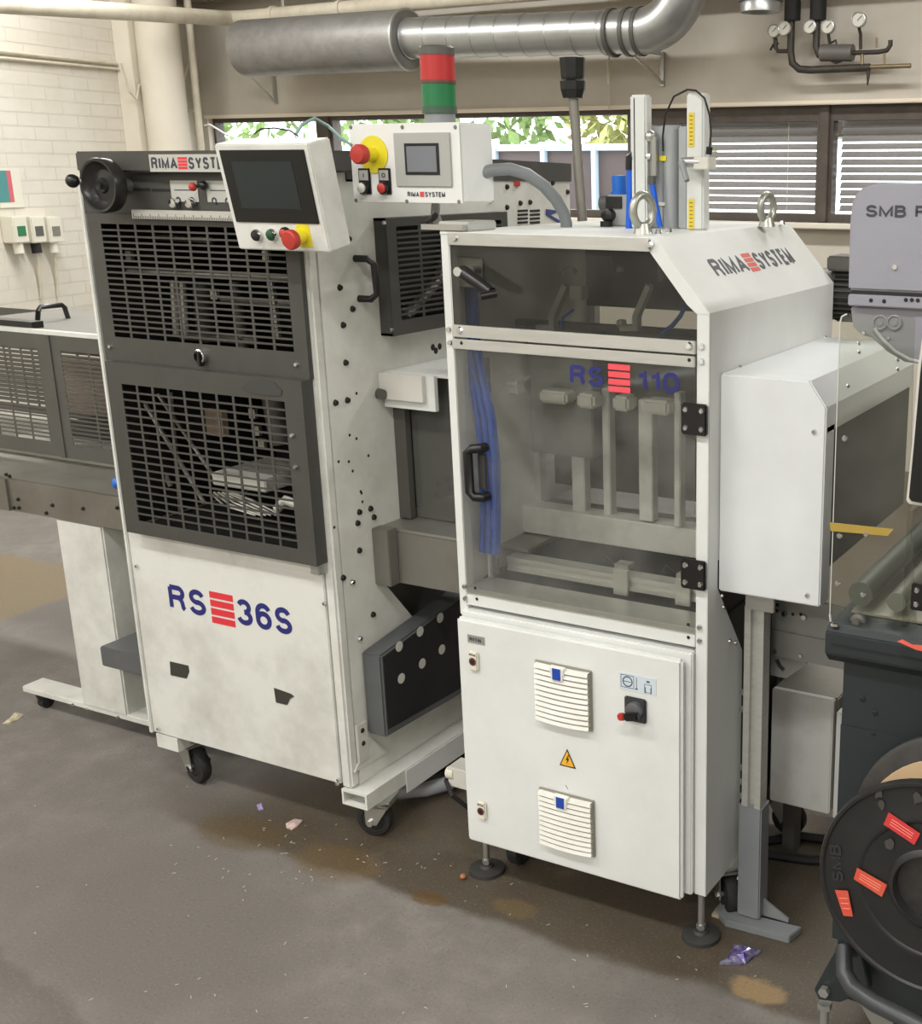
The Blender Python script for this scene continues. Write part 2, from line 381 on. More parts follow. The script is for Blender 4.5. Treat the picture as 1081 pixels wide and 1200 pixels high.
# ---------------------------------------------------------------- services on the walls
def lw(px, py, off=0): return at(px, py, pl=(LA+LN*off, LN))
# painted column and pilaster in the corner
cx = at(191, 100, Y=5.9)
col_ = thing('round_column', 'cream painted round column in the far corner of the room', 'column', (cx.x, 5.9, 0))
MB().cyl((cx.x, 5.9, 0), (cx.x, 5.9, 3.6), .132, 28).build('shaft', CREAM, col_, smooth=True)
MB().cyl((cx.x, 5.9, 3.45), (cx.x, 5.9, 3.6), .18, 28).build('collar', CREAM, col_, smooth=True)
pa = lw(136, 100); pil = MB(); 
pb = (pa-LA).dot(LD)
struct(MB().fbox(LA, LD, Z1, LN, pb-.36, pb-.02, 0, 3.6, 0, .12), 'trim_4', CREAM, bev=.004)
def vpipe(px0, py0, px1, py1, Y, r, name, lab, z0=None, z1=None, mt=CREAMP, mid=None):
    a = at(px0, py0, Y=Y); b = at(px1, py1, Y=Y); pts = [a, b]
    if z1: a.z = z1
    if z0 is not None: b.z = z0
    pts = [a]+[at(q[0], q[1], Y=Y) for q in (mid or [])]+[b]
    return MB().tube(pts, r, 10).build(name, mt, None, smooth=True)
tag(vpipe(207, 25, 223, 180, 6.12, .013, 'conduit_pipe', '', z0=0, z1=3.55), 'thin cream vertical conduit just right of the round column', 'pipe')
tag(vpipe(224, 28, 233, 180, 6.12, .024, 'conduit_pipe', '', z0=0, z1=3.55), 'thicker cream vertical pipe beside the left end of the window', 'pipe')
tag(MB().tube([at(208, 103, Y=6.15), at(214, 100, Y=6.15), at(222, 68, Y=6.15), at(224, 50, Y=6.15)], .007, 8).build('cable', CREAMP, None, smooth=True), 'cream cable bending up between the two vertical corner pipes', 'cable')
tag(MB().tube([at(209, 129, Y=6.14), at(229, 130, Y=6.14)], .012, 8).build('conduit_pipe', CREAMP, None, smooth=True), 'short horizontal conduit linking the vertical corner pipes', 'pipe')
p0 = lw(0, 60, .02); p1 = lw(137, 75, .02)
e0 = p0+(p0-p1).normalized()*6
tag(MB().tube([e0, p0, p1], .011, 8).build('conduit_pipe', CREAMP, None, smooth=True), 'upper of two thin conduits running along the left wall', 'pipe', 'left wall conduits')
tag(MB().tube([e0-V((0, 0, .035)), p0-V((0, 0, .035)), p1-V((0, 0, .03)), lw(144, 82, .03), lw(150, 92, .03), lw(155, 97, .05)], .009, 8).build('conduit_pipe', CREAMP, None, smooth=True), 'lower of two thin conduits along the left wall, bending at the pilaster', 'pipe', 'left wall conduits')
tag(MB().tube([lw(142, 74, .14), lw(152, 108, .14), lw(160, 117, .14), lw(163, 100, .14), lw(170, 95, .14)], .005, 8).build('cable', CREAMP, None, smooth=True), 'slack painted cable hanging in a loop on the pilaster', 'cable')
tag(MB().tube([V((lw(173, 95, .14).x, lw(173, 95, .14).y, 2.75)), lw(173, 100, .14), lw(180, 170, .14)]+[V((lw(180, 170, .14).x, lw(180, 170, .14).y, 0))], .014, 8).build('conduit_pipe', CREAMP, None, smooth=True), 'cream vertical conduit on the pilaster left of the round column', 'pipe')
# big cream pipe under the ceiling: along the left then along the back wall
zp = 2.575; e = at(272, 22, Y=6.25)
a = at(-40, 2, Y=4.1)
pts = [a+(a-e)*2.2, a, a.lerp(e, .97), e+V((.03, -.02, 0)), e+V((.1, 0, 0)), V((e.x+1.6, 6.25, e.z+.02)), V((e.x+3.2, 6.25, e.z+.035)), V((3.9, 6.25, e.z+.06))]
cp = thing('overhead_pipe', 'long cream pipe turning the far corner above the ducts', 'pipe', (e.x, 6.25, e.z))
MB().tube(pts, .047, 14).build('pipe_run', CREAMP, cp, smooth=True)
fl = MB()
for q in (.35, .9, 2.6): fl.cyl((e.x+q, 6.25, e.z+q*.011), (e.x+q+.03, 6.25, e.z+q*.011), .056, 14)
fl.build('pipe_joint', CREAMP, cp, kind='stuff')
for q in (.45, 1.85, 3.2):
    MB().box(e.x+q-.012, e.x+q+.012, 6.245, 6.255, e.z+.03, 3.6).build('hanger_strap', ZINC, cp)
tag(MB().box(-7.3, 3.9, 6.31, 6.42, 2.72, 2.9).build('ceiling_beam', mat('dusty_beam', '#8d8373', .8, 0, '#5a5144', .7, 8), None), 'dusty beam crossing under the ceiling above the overhead pipe', 'beam')
# spiral duct
dc = at(480, 45, Y=6.05); dc2 = at(740, 37.5, Y=6.05); R = .112
du = thing('spiral_duct', 'silver spiral ventilation duct with elbow along the back wall', 'duct', (dc.x, 6.05, dc.z-R))
sg = None; nseg = 9; L = (dc2.x-dc.x)
for i in range(nseg):
    x0 = dc.x+L*i/nseg
    if sg is None: sg = MB().lathe((x0, 6.05, dc.z), (1, 0, 0), [(0, R), (.004, R+.004), (.010, R+.004), (.014, R), (L/nseg, R)], 32).build('duct_segment', GALV, du, smooth=True); sx = x0
    else: inst(sg, (x0-sx, 0, (dc2.z-dc.z)*i/nseg))
ept = [V((dc2.x, 6.05, dc2.z))]
for i in range(13):
    t = math.pi/2*i/12; ept.append(V((dc2.x+.06+.27*math.sin(t), 6.05, dc2.z+.27*(1-math.cos(t)))))
ept.append(V((dc2.x+.33, 6.05, 3.6)))
MB().tube(ept, R+.006, 32).build('elbow', GALV, du, smooth=True)
cl = MB()
for q in (-.12, -.02, .05): cl.cyl((dc2.x+q, 6.05, dc2.z), (dc2.x+q+.022, 6.05, dc2.z), R+.013, 32)
cl.build('clamp_band', DARK2, du, smooth=True)
ia = at(287, 57, Y=6.05); Ri = .168
iz = at(400, 51, Y=6.05).z
MB().lathe((ia.x, 6.05, iz), (1, 0, 0), [(0, 0), (0, Ri-.01), (.01, Ri), (dc.x-ia.x-.03, Ri), (dc.x-ia.x, Ri-.005), (dc.x-ia.x, R)], 40).build('insulation_sleeve', INSUL, du, smooth=True)
MB().cyl((dc.x-.015, 6.05, iz), (dc.x-.003, 6.05, iz), Ri+.006, 40).build('sleeve_band', ZINC, du, smooth=True)
def bracket(pw, pf, lab):
    B_ = at(*pw, Y=WY-.02); F_ = at(*pf, X=B_.x); x = B_.x; b = thing('wall_bracket', lab, 'bracket', (x, WY, B_.z), 'duct brackets')
    MB().box(x-.012, x+.012, F_.y-.02, WY, F_.z, F_.z+.02).build('arm', ZINC, b); MB().box(x-.012, x+.012, WY-.02, WY-.0, B_.z-.02, F_.z).build('upright', ZINC, b)
    MB().tube([F_, B_], .009, 6).build('brace', ZINC, b)
bracket((322, 118), (276, 72), 'steel triangular bracket under the left end of the lagged duct')
bracket((497, 84), (483, 66), 'steel bracket under the joint between lagged and bare duct')
bracket((776, 97), (736, 58), 'steel triangular bracket under the elbow end of the silver duct')
# vertical duct stub
s = at(892, 12, Y=5.95)
st = thing('duct_stub', 'open round duct end pointing down above the pressure gauges', 'duct', (s.x, 5.95, s.z))
MB().lathe((s.x, 5.95, s.z-.01), (0, 0, 1), [(.02, .088), (0, .096), (0, .104), (.05, .104), (.055, .1), (3.6-s.z, .1)], 32).build('tube', GALV, st, smooth=True)
MB().lathe((s.x, 5.95, s.z+.04), (0, 0, 1), [(0, .112), (.03, .112), (.03, .1)], 32).build('flange', GALV, st, smooth=True)
# compressed-air manifold on the wall
MY = 6.35
mf = thing('pipe_manifold', 'dark pipework with round pressure gauges on the wall', 'pipework', tuple(at(930, 80, Y=MY)))
PIPED = mat('old_black_pipe', '#3c3833', .5, .3, '#5e564c', .6, 15); BRASS = mat('dull_brass', '#8d7f62', .4, .6)
def mp(*pp): return [at(x, y, Y=MY) for x, y in pp]
MB().tube([V((mp((929, 0))[0].x, MY, 3.6))]+mp((928, 20), (927, 60), (929, 74), (937, 81), (950, 82), (1020, 79)), .0195, 12).build('main_pipe', PIPED, mf, smooth=True)
MB().tube([V((mp((958, 0))[0].x, MY, 3.6))]+mp((958, 20), (957, 55), (960, 64), (975, 65)), .019, 12).build('second_pipe', PIPED, mf, smooth=True)
for px in (929, 959):
    q = mp((px, 24))[0]; MB().cyl(q, (q.x, MY, 3.6), .043, 16).build('lagging', BLACKM, mf, smooth=True)
MB().tube(mp((924, 60), (912, 60), (909, 55), (909, 46)), .011, 10).build('branch_pipe', PIPED, mf, smooth=True)
a, b = mp((963, 62), (1000, 62)); MB().cyl(a, b, .043, 20).build('filter_body', mat('grey_casting', '#6d6a66', .5, .3), mf, smooth=True)
MB().tube(mp((1000, 62), (1030, 61), (1040, 59), (1044, 53), (1044, 47)), .012, 10).build('branch_pipe', PIPED, mf, smooth=True)
MB().tube(mp((1005, 79), (1068, 77)), .012, 10).build('tail_pipe', BRASS, mf, smooth=True)
MB().tube(mp((1037, 61), (1037, 76)), .006, 8).build('drop_pipe', BRASS, mf, smooth=True)
MB().tube(mp((1018, 78), (1018, 88), (1017, 100)), [.014, .01, .004], 8).build('drain_cock', PIPED, mf, smooth=True)
MB().tube(mp((1011, 60), (1011, 80)), .01, 8).build('tee', BRASS, mf, smooth=True)
MB().tube(mp((974, 70), (980, 73), (988, 70)), .01, 8).build('drain_bowl', PIPED, mf, smooth=True)
MB().tube(mp((903, 59), (907, 52), (913, 51)), .006, 6).build('lever', PIPED, mf)
MB().tube(mp((1028, 56), (1028, 44)), .006, 6).build('lever', BRASS, mf)
MB().tube(mp((975, 50), (980, 47), (981, 53)), .006, 6).build('lever', PIPED, mf)
DIAL = mat('gauge_dial', '#d9d7cc', .3)
for px, py, r, st0 in ((910, 37, .034, 46), (922, 34, .034, None), (952, 32, .036, None), (973, 32, .036, 52), (1009, 24, .038, 40)):
    c = mp((px, py))[0]; c = V((c.x, MY-.04, c.z))
    g = MB().lathe(c+V((0, .03, 0)), (0, -1, 0), [(0, 0), (0, r*.9), (.004, r), (.03, r), (.032, r*.88), (.027, r*.86)], 24).build('gauge', ZINC if px != 922 else SOCK, mf, smooth=True)
    MB().lathe(c+V((0, .004, 0)), (0, -1, 0), [(0, r*.87), (.001, 0)], 24).build('dial', DIAL, g)
    MB().fbox(c+V((0, 0.001, 0)), V((.7, 0, .7)), V((-.7, 0, .7)), V((0, -1, 0)), -r*.15, r*.7, -.0015, .0015, 0, .002).build('needle', INK, g)
    if st0: MB().tube([c+V((0, .02, -r)), mp((px, st0))[0], mp((px, 58))[0]], .009, 8).build('stem', PIPED, mf, smooth=True)
tag(MB().tube([at(714, 62, Y=6.45), at(715, 95, Y=6.45), at(714, 128, Y=6.45)], .004, 6).build('cable', CREAMP, None), 'thin loose cable hanging on the back wall below the duct', 'cable')
q0 = at(714, 70, Y=6.44)
tag(MB().tube([q0, q0-V((0, 0, .13))], .012, 8).build('cable_tube', CREAMP, None), 'small cream tube over the cable on the back wall', 'tube')
# sockets on the left wall
for i, (px, lab) in enumerate(((10, 'leftmost ivory socket box of three, cut by the photo edge'), (31, 'middle ivory socket box of three on the left wall'), (51, 'rightmost ivory socket box of three, nearest the dark machine'))):
    c = lw(px, 272, 0); s_ = (c-LA).dot(LD); z = c.z
    sb = thing('socket_box', lab, 'socket', tuple(c), 'socket boxes on the left wall')
    MB().fbox(LA, LD, Z1, LN, s_-.055, s_+.055, z-.06, z+.09, 0, .09).build('housing', SOCK, sb, bev=.006)
    MB().fbox(LA, LD, Z1, LN, s_-.03, s_+.03, z-.02, z+.035, .09, .094).build('label_window', [GREEN, DARK2, STEELD][i], sb)
    MB().cyl(LA+LD*s_+V((0, 0, z-.06))+LN*.05, LA+LD*s_+V((0, 0, z-.12))+LN*.055, .028, 14).build('plug', BLACKM if i == 1 else SOCK, sb, smooth=True)
    if i != 0: MB().tube([LA+LD*s_+V((0, 0, z-.12))+LN*.055, LA+LD*(s_-.02)+V((0, 0, z-.3))+LN*.03, LA+LD*(s_-.02)+V((0, 0, .9))+LN*.02], .008, 8).build('cable', CREAMP, sb, smooth=True)
c = lw(5, 218, .0); s_ = (c-LA).dot(LD)
po = thing('wall_notice', 'small red and teal notice on the left wall above the sockets', 'notice', tuple(c))
MB().fbox(LA, LD, Z1, LN, s_-.12, s_+.06, c.z-.12, c.z+.1, .005, .009).build('sheet', SOCK, po)
s2 = (lw(11, 218)-LA).dot(LD)
MB().fbox(LA, LD, Z1, LN, s2-.012, s2+.02, c.z-.09, c.z+.085, .009, .0105).build('red_band', mat('faded_red', '#c9606a', .6), po)
MB().fbox(LA, LD, Z1, LN, s2+.022, s2+.11, c.z-.09, c.z+.085, .009, .0105).build('teal_field', mat('faded_teal', '#4a8a8a', .6), po)

# ---------------------------------------------------------------- shared builders for machines
def arc(cx, cy, rx, ry, a0, a1, n=14):
    return [(cx+rx*math.cos(math.radians(a0+(a1-a0)*i/n)), cy+ry*math.sin(math.radians(a0+(a1-a0)*i/n))) for i in range(n+1)]
GLY = {'R': (.62, [[(0, 0), (0, 1)], [(0, 1), (.38, 1)]+arc(.38, .765, .2, .235, 90, -90)+[(0, .53)], [(.36, .53), (.46, .47), (.53, .32), (.56, .08), (.62, 0)]]),
 'S': (.58, [arc(.29, .745, .26, .255, 15, 262)+arc(.29, .255, .29, .255, 78, -170)]), 'I': (0, [[(0, 0), (0, 1)]]),
 'M': (.72, [[(0, 0), (0, 1), (.36, .02), (.72, 1), (.72, 0)]]), 'A': (.68, [[(0, 0), (.34, 1), (.68, 0)], [(.12, .32), (.56, .32)]]),
 'Y': (.64, [[(0, 1), (.32, .44), (.64, 1)], [(.32, .44), (.32, 0)]]), 'T': (.56, [[(0, 1), (.56, 1)], [(.28, 1), (.28, 0)]]),
 'E': (.46, [[(.46, 1), (0, 1), (0, 0), (.48, 0)], [(0, .52), (.42, .52)]]), 'L': (.42, [[(0, 1), (0, 0), (.42, 0)]]),
 'B': (.56, [[(.34, .53), (0, .53), (0, 0), (.34, 0)]+arc(.34, .265, .22, .265, -90, 90)+[(.3, .53)], [(0, .5), (0, 1), (.32, 1)]+arc(.32, .765, .19, .235, 90, -90)]),
 'P': (.56, [[(0, 0), (0, 1), (.36, 1)]+arc(.36, .755, .2, .245, 90, -90)+[(0, .51)]]), '1': (.24, [[(0, .76), (.14, .80), (.24, 1), (.24, 0)]]),
 '0': (.5, [arc(.25, .5, .25, .5, 90, 450, 28)]), 'O': (.7, [arc(.35, .5, .35, .5, 90, 450, 28)]),
 '3': (.54, [arc(.26, .75, .24, .25, 160, -88), arc(.26, .26, .28, .26, 88, -168)]), '6': (.54, [arc(.27, .31, .27, .31, 180, -180, 26), [(0, .31), (.0, .5)]+arc(.28, .66, .28, .34, 170, 25, 12)])}
def text(s, parent, mt, o, u, v, width, height, bold=.0, depth=.0006, name='lettering', spacing=1.0, tk=.195):
    """letters drawn as strokes of even width"""
    u = V(u).normalized(); v = V(v).normalized(); n = u.cross(v); o = V(o); t = tk*height; gap = .17*spacing
    mid = sum(GLY[c][0] for c in s); nat = mid*height; g = gap*height
    k = (width-t*len(s)-g*(len(s)-1))/max(nat, 1e-6)
    if mid == 0: k = 1
    if k < .55: g = g*.6; k = (width-t*len(s)-g*(len(s)-1))/nat
    x = 0; mb = MB(); sidx = 0
    for c in s:
        gw, strokes = GLY[c]
        for st in strokes:
            P = [(x+t/2+p[0]*height*k, t/2+p[1]*(height-t)) for p in st]; N = len(P); L_, R_ = [], []
            for i in range(N):
                a = P[max(i-1, 0)]; b = P[i]; c2 = P[min(i+1, N-1)]
                d1 = Vector((b[0]-a[0], b[1]-a[1])); d2 = Vector((c2[0]-b[0], c2[1]-b[1]))
                if d1.length < 1e-9: d1 = d2
                if d2.length < 1e-9: d2 = d1
                d1.normalize(); d2.normalize(); n1 = Vector((-d1.y, d1.x)); n2 = Vector((-d2.y, d2.x)); mm = n1+n2
                if mm.length < 1e-6: mm = n1
                mm.normalize(); l = t/2/max(mm.dot(n1), .45)
                L_.append((b[0]+mm.x*l, b[1]+mm.y*l)); R_.append((b[0]-mm.x*l, b[1]-mm.y*l))
            L_ = [(q[0], min(max(q[1], 0), height)) for q in L_]; R_ = [(q[0], min(max(q[1], 0), height)) for q in R_]
            vs = [o+u*q[0]+v*q[1] for q in L_+R_]+[o+u*q[0]+v*q[1]+n*depth*(1+.12*sidx) for q in L_+R_]
            fs = []; sidx += 1
            for i in range(N-1):
                fs += [(2*N+i, 2*N+i+1, 3*N+i+1, 3*N+i), (i, 2*N+i, 2*N+i+1, i+1), (N+i, N+i+1, 3*N+i+1, 3*N+i)]
            fs += [(0, N, 3*N, 2*N), (N-1, 2*N-1, 4*N-1, 3*N-1)]
            mb.add(vs, fs)
        x += gw*height*k+t+g
    ob = mb.build(name, mt, parent)
    return ob
def bars(parent, o, u, v, w_, h, mt=REDP, n=4, skew=0):
    u = V(u).normalized(); v = V(v).normalized(); nn = u.cross(v); st = h/(n+(n-1)*.3); src = None
    for i in range(n):
        MB().fbox(V(o)+u*(skew*(n-1-i)), u, v, nn, 0, w_, i*st*1.3, i*st*1.3+st, 0, .0007).build('logo_bar', mt, parent)
def screws(pts, nrm, r=.006, h=.004, parent=None, mt=CHROME, name='screws'):
    mb = MB(); nrm = V(nrm)
    for p in pts: mb.cyl(p, V(p)+nrm*h, r, 8, r*.7)
    return mb.build(name, mt, parent, kind='stuff')
def perf(mb, o, u, v, n, W, Hh, ml, mr, mbm, mt_, cols, rows, bv=.008, bh=.006, t=.002, z=0):
    """perforated sheet: frame strips plus vertical and horizontal webs"""
    F_ = lambda a0, a1, b0, b1, tt=t: mb.fbox(o, u, v, n, a0, a1, b0, b1, z, z+tt)
    F_(0, W, 0, mbm); F_(0, W, Hh-mt_, Hh); F_(0, ml, mbm, Hh-mt_); F_(W-mr, W, mbm, Hh-mt_)
    cw = (W-ml-mr)/cols; rh = (Hh-mbm-mt_)/rows
    for i in range(1, cols): F_(ml+i*cw-bv/2, ml+i*cw+bv/2, mbm, Hh-mt_, t)
    for j in range(1, rows): F_(ml, W-mr, mbm+j*rh-bh/2, mbm+j*rh+bh/2, t*1.3)
def caster(parent, x, y, ztop, r=.05, yaw=0.0, fork=ZINC, name='caster', wd=.03, trail=.03):
    d = V((math.cos(yaw), math.sin(yaw), 0)); s = V((-d.y, d.x, 0)); c = V((x, y, r))-d*trail*0
    f = MB(); f.fbox(V((x, y, 0)), d, s, Z1, -.04, .04, -.032, .032, ztop-.006, ztop)
    f.cyl((x, y, ztop-.02), (x, y, ztop-.006), .026, 16)
    for sd in (-1, 1):
        f.prism([V((x, y, ztop-.02))-d*.032+s*sd*.024, V((x, y, ztop-.02))+d*.032+s*sd*.024, V((x, y, r-.008))+d*(trail+.014)+s*sd*.024, V((x, y, r-.008))+d*(trail-.014)+s*sd*.024], s*sd*.003)
    f.fbox(V((x, y, 0)), d, s, Z1, -.032, .032, -.027, .027, ztop-.024, ztop-.018)
    ca = f.build(name, fork, parent)
    c = V((x, y, r))+d*trail
    MB().lathe(c-s*wd/2, s, [(0, 0), (0, r*.55), (.003, r*.62), (0, r*.68), (.001, r*.93), (.006, r), (wd-.006, r), (wd-.001, r*.93), (wd, r*.68), (wd-.003, r*.62), (wd, r*.55), (wd, 0)], 32).build('wheel', RUBBER, ca, smooth=True)
    MB().cyl(c-s*.036, c+s*.036, .009, 6).build('axle_bolt', CHROME, ca)
    return ca
def estop(parent, c, n, rd=.033, rk=.02, L=.045, yr=YEL, name='emergency_stop', disc=True):
    c = V(c); n = V(n).normalized()
    e_ = MB().lathe(c, n, [(L*.55, rk*.72), (L*.62, rk*.95), (L*.7, rk), (L*.92, rk), (L*1.0, rk*.85), (L*1.03, 0)], 24).build(name, REDB, parent, smooth=True)
    MB().lathe(c, n, [(.001, rk*.75), (L*.3, rk*.75), (L*.56, rk*.7)], 20).build('collar', YEL, e_, smooth=True)
    if disc: MB().lathe(c, n, [(0, 0), (0, rd), (.002, rd), (.002, 0)], 36).build('yellow_disc', yr, e_)
    return e_
def push(parent, c, n, r, mt, h=.010, name='push_button', ring=BLACK):
    c = V(c); n = V(n).normalized()
    b_ = MB().lathe(c, n, [(0, r*1.25), (h*.6, r*1.25), (h*.8, r*1.1), (h*.7, r)], 20).build(name, ring, parent, smooth=True)
    MB().lathe(c, n, [(0, r), (h, r), (h*1.15, r*.8), (h*1.2, 0)], 20).build('cap', mt, b_, smooth=True)
    return b_

# ================================================================ RS 36 S : the large left machine
Y0 = 2.06; XL, XR = -2.64, -1.932
A = thing('stacking_machine', 'large worn white machine with dark perforated guard doors and handwheel', 'machine', ((XL+XR)/2, 2.45, 0))
MB().box(XL+.012, -1.967, Y0, Y0+.02, .163, .752).build('front_panel', WHITED, A, bev=.002)
MB().box(-1.965, XR, Y0, Y0+.0305, .155, 1.640).build('corner_post', WHITED, A, bev=.006)
YS = Y0+.031
sp = MB().prism([(XR, YS, .155), (XR, 3.0, .155), (XR, 3.0, .27), (XR, 2.36, .27), (XR, 2.36, .49), (XR, 2.24, .64), (XR, 2.32, .70), (XR, 2.32, 1.17), (XR, 3.17, 1.17), (XR, 3.17, 1.64), (XR, YS, 1.64)], (-.02, 0, 0))
MB().prism([(XR-.06, 2.2, .28), (XR-.06, 3.0, .28), (XR-.06, 3.0, .66), (XR-.06, 2.2, .66)], (-.01, 0, 0)).build('recess_plate', DARK2, A)
sp.build('side_plate', mat('worn_side_paint', '#dadad3', .45, 0, '#9d9a8e', .6, 4, .05, 200), A)
MB().box(XL, XL+.012, Y0-.005, 3.1, .16, 1.62).build('side_plate', WHITED, A, bev=.002)
MB().box(XL+.012, XR-.02, 3.09, 3.1, .16, 1.0).build('rear_plate', DARK2, A)
MB().box(-2.602, -1.90, Y0-.03, 2.2, 1.640, 1.687).build('header_bar', DARK, A, bev=.004)
MB().box(-2.63, XR, 2.2, 3.17, 1.62, 1.64).build('top_cover', DARK2, A)
MB().prism([(XR+.004, 2.2, 1.625), (XR+.004, 3.175, 1.612), (XR+.004, 3.175, 1.663), (XR+.004, 2.2, 1.687)], (-.35, 0, 0)).build('rear_header', DARK, A)
MB().box(XL+.012, -1.94, Y0-.002, Y0+.03, 1.545, 1.640).build('fascia', DARK, A)
# upper perforated door
def wbox(mb, x0, x1, z0, z1, y0, y1): return mb.box(x0, x1, y0, y1, z0, z1)
UX0, UX1 = -2.606, -1.943
ud = MB(); perf(ud, V((UX0, Y0-.012, 1.19)), X1, Z1, -Y1, UX1-UX0, .355, .043, .040, .060, .024, 10, 19, .007, .0045)
w_ = UX1-UX0
for (a0, a1, b0, b1) in ((.0085, w_-.0085, .0004, .008), (.0085, w_-.0085, .347, .3546), (.0004, .008, .0004, .3546), (w_-.008, w_-.0004, .0004, .3546)): ud.fbox(V((UX0, Y0, 1.19)), X1, Z1, -Y1, a0, a1, b0, b1, .0004, .0119)
d1 = ud.build('upper_guard_door', DARK, A)
LX0, LX1 = -2.582, -1.947; w_ = LX1-LX0
ld = MB(); perf(ld, V((LX0, Y0-.036, .752)), X1, Z1, -Y1, w_, .438, .05, .055, .036, .051, 10, 18, .007, .0045)
for (a0, a1, b0, b1) in ((.0104, w_-.0045, .0004, .01), (.0104, w_-.0045, .428, .4376), (.0004, .01, .0004, .4376), (w_-.004, w_-.0004, .0004, .4376)): ld.fbox(V((LX0, Y0-.001, .752)), X1, Z1, -Y1, a0, a1, b0, b1, 0, .0349)
d2 = ld.build('lower_guard_door', DARK, A)
MB().prism([at(x, y, Y=Y0-.038) for x, y in ((283, 455), (292, 446), (308, 444), (322, 448), (331, 458), (330, 464), (308, 463), (292, 460))], (0, -.002, 0)).build('touch_up_patch', mat('darker_patch', '#3c3c3a', .6), d2)
MB().lathe(at(237.5, 417, Y=Y0-.014), (0, -1, 0), [(0, .017), (.012, .017), (.014, .014), (.004, .012), (.004, 0)], 24).build('lock_ring', CHROME, d1, smooth=True)
MB().fbox(at(237.5, 418, Y=Y0-.018), X1, Z1, -Y1, -.005, .005, -.022, .012, 0, .014).build('lock_lever', BLACK, d1, bev=.002)
screws([at(348, 427, Y=Y0-.014), at(130, 406, Y=Y0-.014), at(343, 510, Y=Y0-.04), at(347, 547, Y=Y0-.04)], (0, -1, 0), .006, .006, A)
# ruler, index plates, knobs, handwheel
MB().box(at(154, 250, Y=Y0-.028).x, -2.1, Y0-.028, Y0-.012, 1.535, 1.556).build('ruler', ALU, A, bev=.001)
rt = MB()
for i in range(60): rt.box(-2.43+i*.0055, -2.4292+i*.0055, Y0-.0288, Y0-.028, 1.535, 1.542 if i % 5 else 1.547)
rt.build('ruler_marks', INK, A, kind='stuff')
for i, (x0, x1) in enumerate(((at(201.5, 220, Y=Y0).x, at(233, 220, Y=Y0).x), (at(243.5, 220, Y=Y0).x, at(275, 220, Y=Y0).x))):
    pl_ = MB().box(x0, x1, Y0-.004, Y0, 1.575, 1.622).build('index_plate', mat('pale_plate', '#b9b9b2', .45, .2), A)
    for q in (.25, .75): MB().lathe((x0+(x1-x0)*q, Y0-.004, 1.578), (0, -1, 0), [(0, .008), (.0008, .008), (.0008, .004), (0, .004)], 16).build('scale_arc', INK, pl_)
    MB().box(x0+.012, x1-.02, Y0-.0048, Y0-.004, 1.6, 1.602).build('scale_line', INK, pl_)
MB().tube([at(238, 217, Y=Y0-.004), at(236, 217, Y=Y0-.02), at(227, 219, Y=Y0-.03)], .004, 8).build('lever_rod', BLACK, A, smooth=True)
MB().ball(at(226, 219, Y=Y0-.03), .0095).build('lever_knob', REDB, A, smooth=True)
MB().ball(at(238.5, 217.5, Y=Y0-.015), .010).build('pivot_knob', BLACK, A, smooth=True)
for px in (206, 225): 
    q = at(px, 238, Y=Y0-.01); MB().lathe((q.x, Y0, q.z), (0, -1, 0), [(0, .006), (.01, .006), (.011, .011), (.016, .012), (.022, .010), (.024, 0)], 16).build('chrome_knob', CHROME, A, smooth=True)
sl = MB(); sl.box(at(157, 222, Y=Y0).x, at(177, 222, Y=Y0).x, Y0-.003, Y0-.0, 1.598, 1.604); sl.box(at(179, 222, Y=Y0).x, at(200, 222, Y=Y0).x, Y0-.003, Y0, 1.597, 1.603); sl.build('slot', BLACKM, A)
hc = at(119, 217.5, Y=Y0-.075)
hw = MB().lathe((hc.x, Y0-.07, hc.z), (0, -1, 0), [(-.022, 0), (-.022, .05), (-.016, .060), (.010, .062), (.016, .059), (.015, .054), (.006, .049), (-.003, .036), (.0, .018), (.006, .015), (.006, 0)], 48).build('handwheel', mat('black_bakelite', '#242423', .3), A, smooth=True)
MB().cyl((hc.x, Y0-.06, hc.z), (hc.x, Y0+.0, hc.z), .018, 16).build('shaft', ZINC, hw, smooth=True)
MB().lathe((hc.x, Y0-.082, hc.z), (0, -1, 0), [(0, .009), (.004, .009), (.002, .005), (.002, 0)], 16).build('hub_screw', BLACKM, hw, smooth=True)
kc = at(85, 212, Y=Y0-.13); kb = V((hc.x-.05, Y0-.09, hc.z+.005))
MB().tube([kb, V((kc.x+.008, Y0-.12, kc.z)), kc], [.005, .006, .006], 8).build('handle_pin', ZINC, hw)
MB().ball(kc, .0155).build('handle_knob', BLACK, hw, smooth=True)
# logo plate on the header
po_ = at(176, 192.5, Y=Y0-.031)
lp = MB().box(po_.x, po_.x+.262, Y0-.0325, Y0-.03, 1.641, 1.679).build('name_plate', mat('plate_silver', '#bdbdb6', .4, .3), A)
text('RIMA', lp, INK, (po_.x+.006, Y0-.0326, 1.647), X1, Z1, .082, .026, .02)
bars(lp, (po_.x+.091, Y0-.0326, 1.647), X1, Z1, .028, .026)
text('SYSTEM', lp, INK, (po_.x+.123, Y0-.0326, 1.647), X1, Z1, .128, .026, .02)
